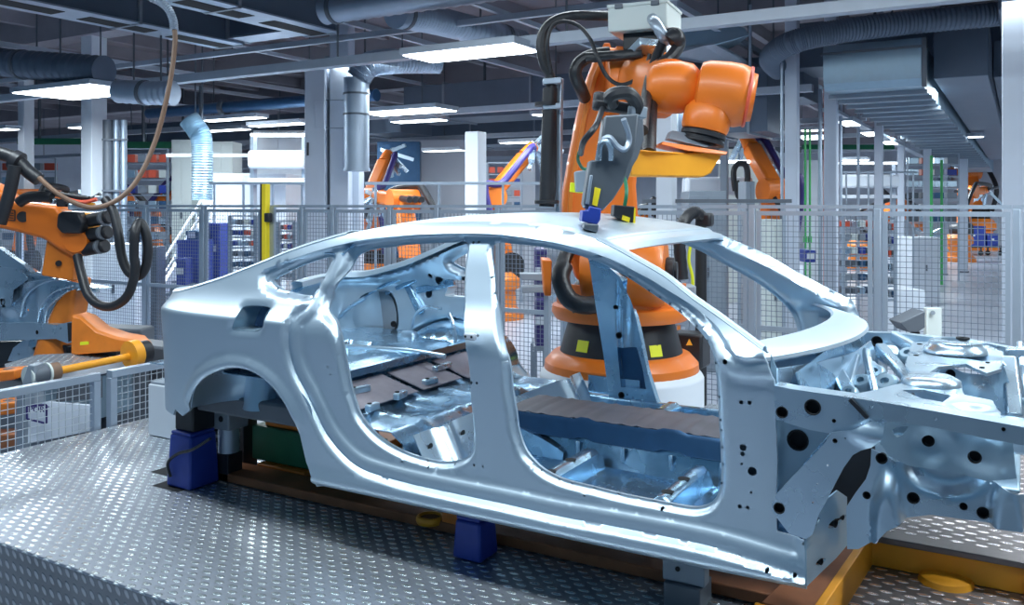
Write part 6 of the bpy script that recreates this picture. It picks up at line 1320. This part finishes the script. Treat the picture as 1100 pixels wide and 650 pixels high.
# grey funnel and pale plate standing behind the engine bay
fu = thing('sheet_funnel', 'dark grey triangular sheet hopper on a stub behind the engine bay', 'hopper', tuple(P(983, 362, 5.6)))
MB().prism([P(967, 347, 5.6), P(994, 334, 5.6), P(994, 352, 5.6), P(986, 357, 5.6), P(976, 357, 5.6)], FW * .18).build('hopper', 'grey_d', fu, bevel=.006)
MB().cyl(P(983, 356, 5.65), P(983, 366, 5.65), .03, n=14).build('stub', 'black', fu); a = P(983, 366, 5.65); MB().cyl((a.x, a.y, 0.0), a, .03, n=12).build('post', 'grey_d', fu)
pp = thing('pale_post', 'pale flat post standing behind the engine bay', 'post', (P(1004, 300, 5.9).x, P(1004, 300, 5.9).y, ZH))
a, b = P(995.5, 331, 5.9), P(1012, 331, 5.9)
MB().prism([V((a.x, a.y, ZH)), V((b.x, b.y, ZH)), V((b.x, b.y, b.z)), V((a.x, a.y, a.z))], FW * .05).build('plate', 'whitebox', pp, bevel=.006); MB().cyl(P(1002, 336, 5.89), P(1002, 336, 5.88), .015, n=10).build('hole', 'grey', pp)
# grey bracketed flood lamp in the rear door opening
fl2 = thing('sensor_bracket', 'grey double bracket beside the robot seen through the front door opening', 'bracket', tuple(P(575, 305, 6.6)))
MB().prism([P(558, 294, 6.5), P(583, 294, 6.5), P(590, 300, 6.5), P(590, 314, 6.5), P(586, 315, 6.5), P(584, 302, 6.5), P(560, 301, 6.5)], FW * .14).build('upper_plate', 'grey', fl2, bevel=.006)
MB().prism([P(560, 308, 6.5), P(590, 307, 6.5), P(590, 314, 6.5), P(561, 315, 6.5)], FW * .14).build('lower_plate', 'grey', fl2, bevel=.006)
a = P(588, 310, 6.6); MB().bx(a.x - .02, a.x + .02, a.y - .02, a.y + .02, ZH, a.z).build('post', 'alu', fl2)
# =================================================================== LIGHT
w = bpy.data.worlds.new('world'); scene.world = w; w.use_nodes = True
w.node_tree.nodes['Background'].inputs[0].default_value = (.25, .55, .88, 1); w.node_tree.nodes['Background'].inputs[1].default_value = .22
def alight(name, loc, sx, sy, e, col=(.84, .95, 1), rot=(0, 0, 0)):
    l = bpy.data.lights.new(name, 'AREA'); l.shape = 'RECTANGLE'; l.size = sx; l.size_y = sy; l.energy = e; l.color = col
    o = bpy.data.objects.new(name, l); o.location = loc; o.rotation_euler = rot; COL.objects.link(o); return o
alight('strip_light_front', (-2.2, 2.35, 3.4), 6.5, .5, 165)
alight('strip_light_rear', (-2.2, 5.6, 3.6), 6.5, .35, 110)
alight('strip_light_aisle', (-4, 9.0, 3.3), 9, .4, 90)
alight('strip_light_left', (-12.1, 7.7, 3.0), 2.2, .9, 260)
alight('added_light_right', (1.7, 5.0, 3.2), 3.0, .5, 190)  # extra light added to brighten the floor and beams under the nose
alight('fill_light_side', (-7.2, 3.4, 3.3), 2.4, .4, 80)  # fill added to brighten the second body and the left deck
for k, (x, y) in enumerate(((-6, 13), (-14, 14), (1, 13), (-3, 19), (-14, 21), (4, 22), (-6, 28), (6, 32), (-24, 26), (-14, 40), (4, 41), (-30, 40), (18, 40), (-22, 33), (-36, 28), (-4, 35), (-30, 18), (12, 30), (-9, 9.5))):
    alight('hall_fill', (x, y, 3.0), 4, .6, 195 + 150 * (y > 25))  # added fill without fixtures, brightens the hall behind the fence
scene.view_settings.view_transform = 'Standard'; scene.view_settings.look = 'None'; scene.view_settings.exposure = 0.15; scene.view_settings.gamma = 1
scene.view_settings.use_curve_mapping = False
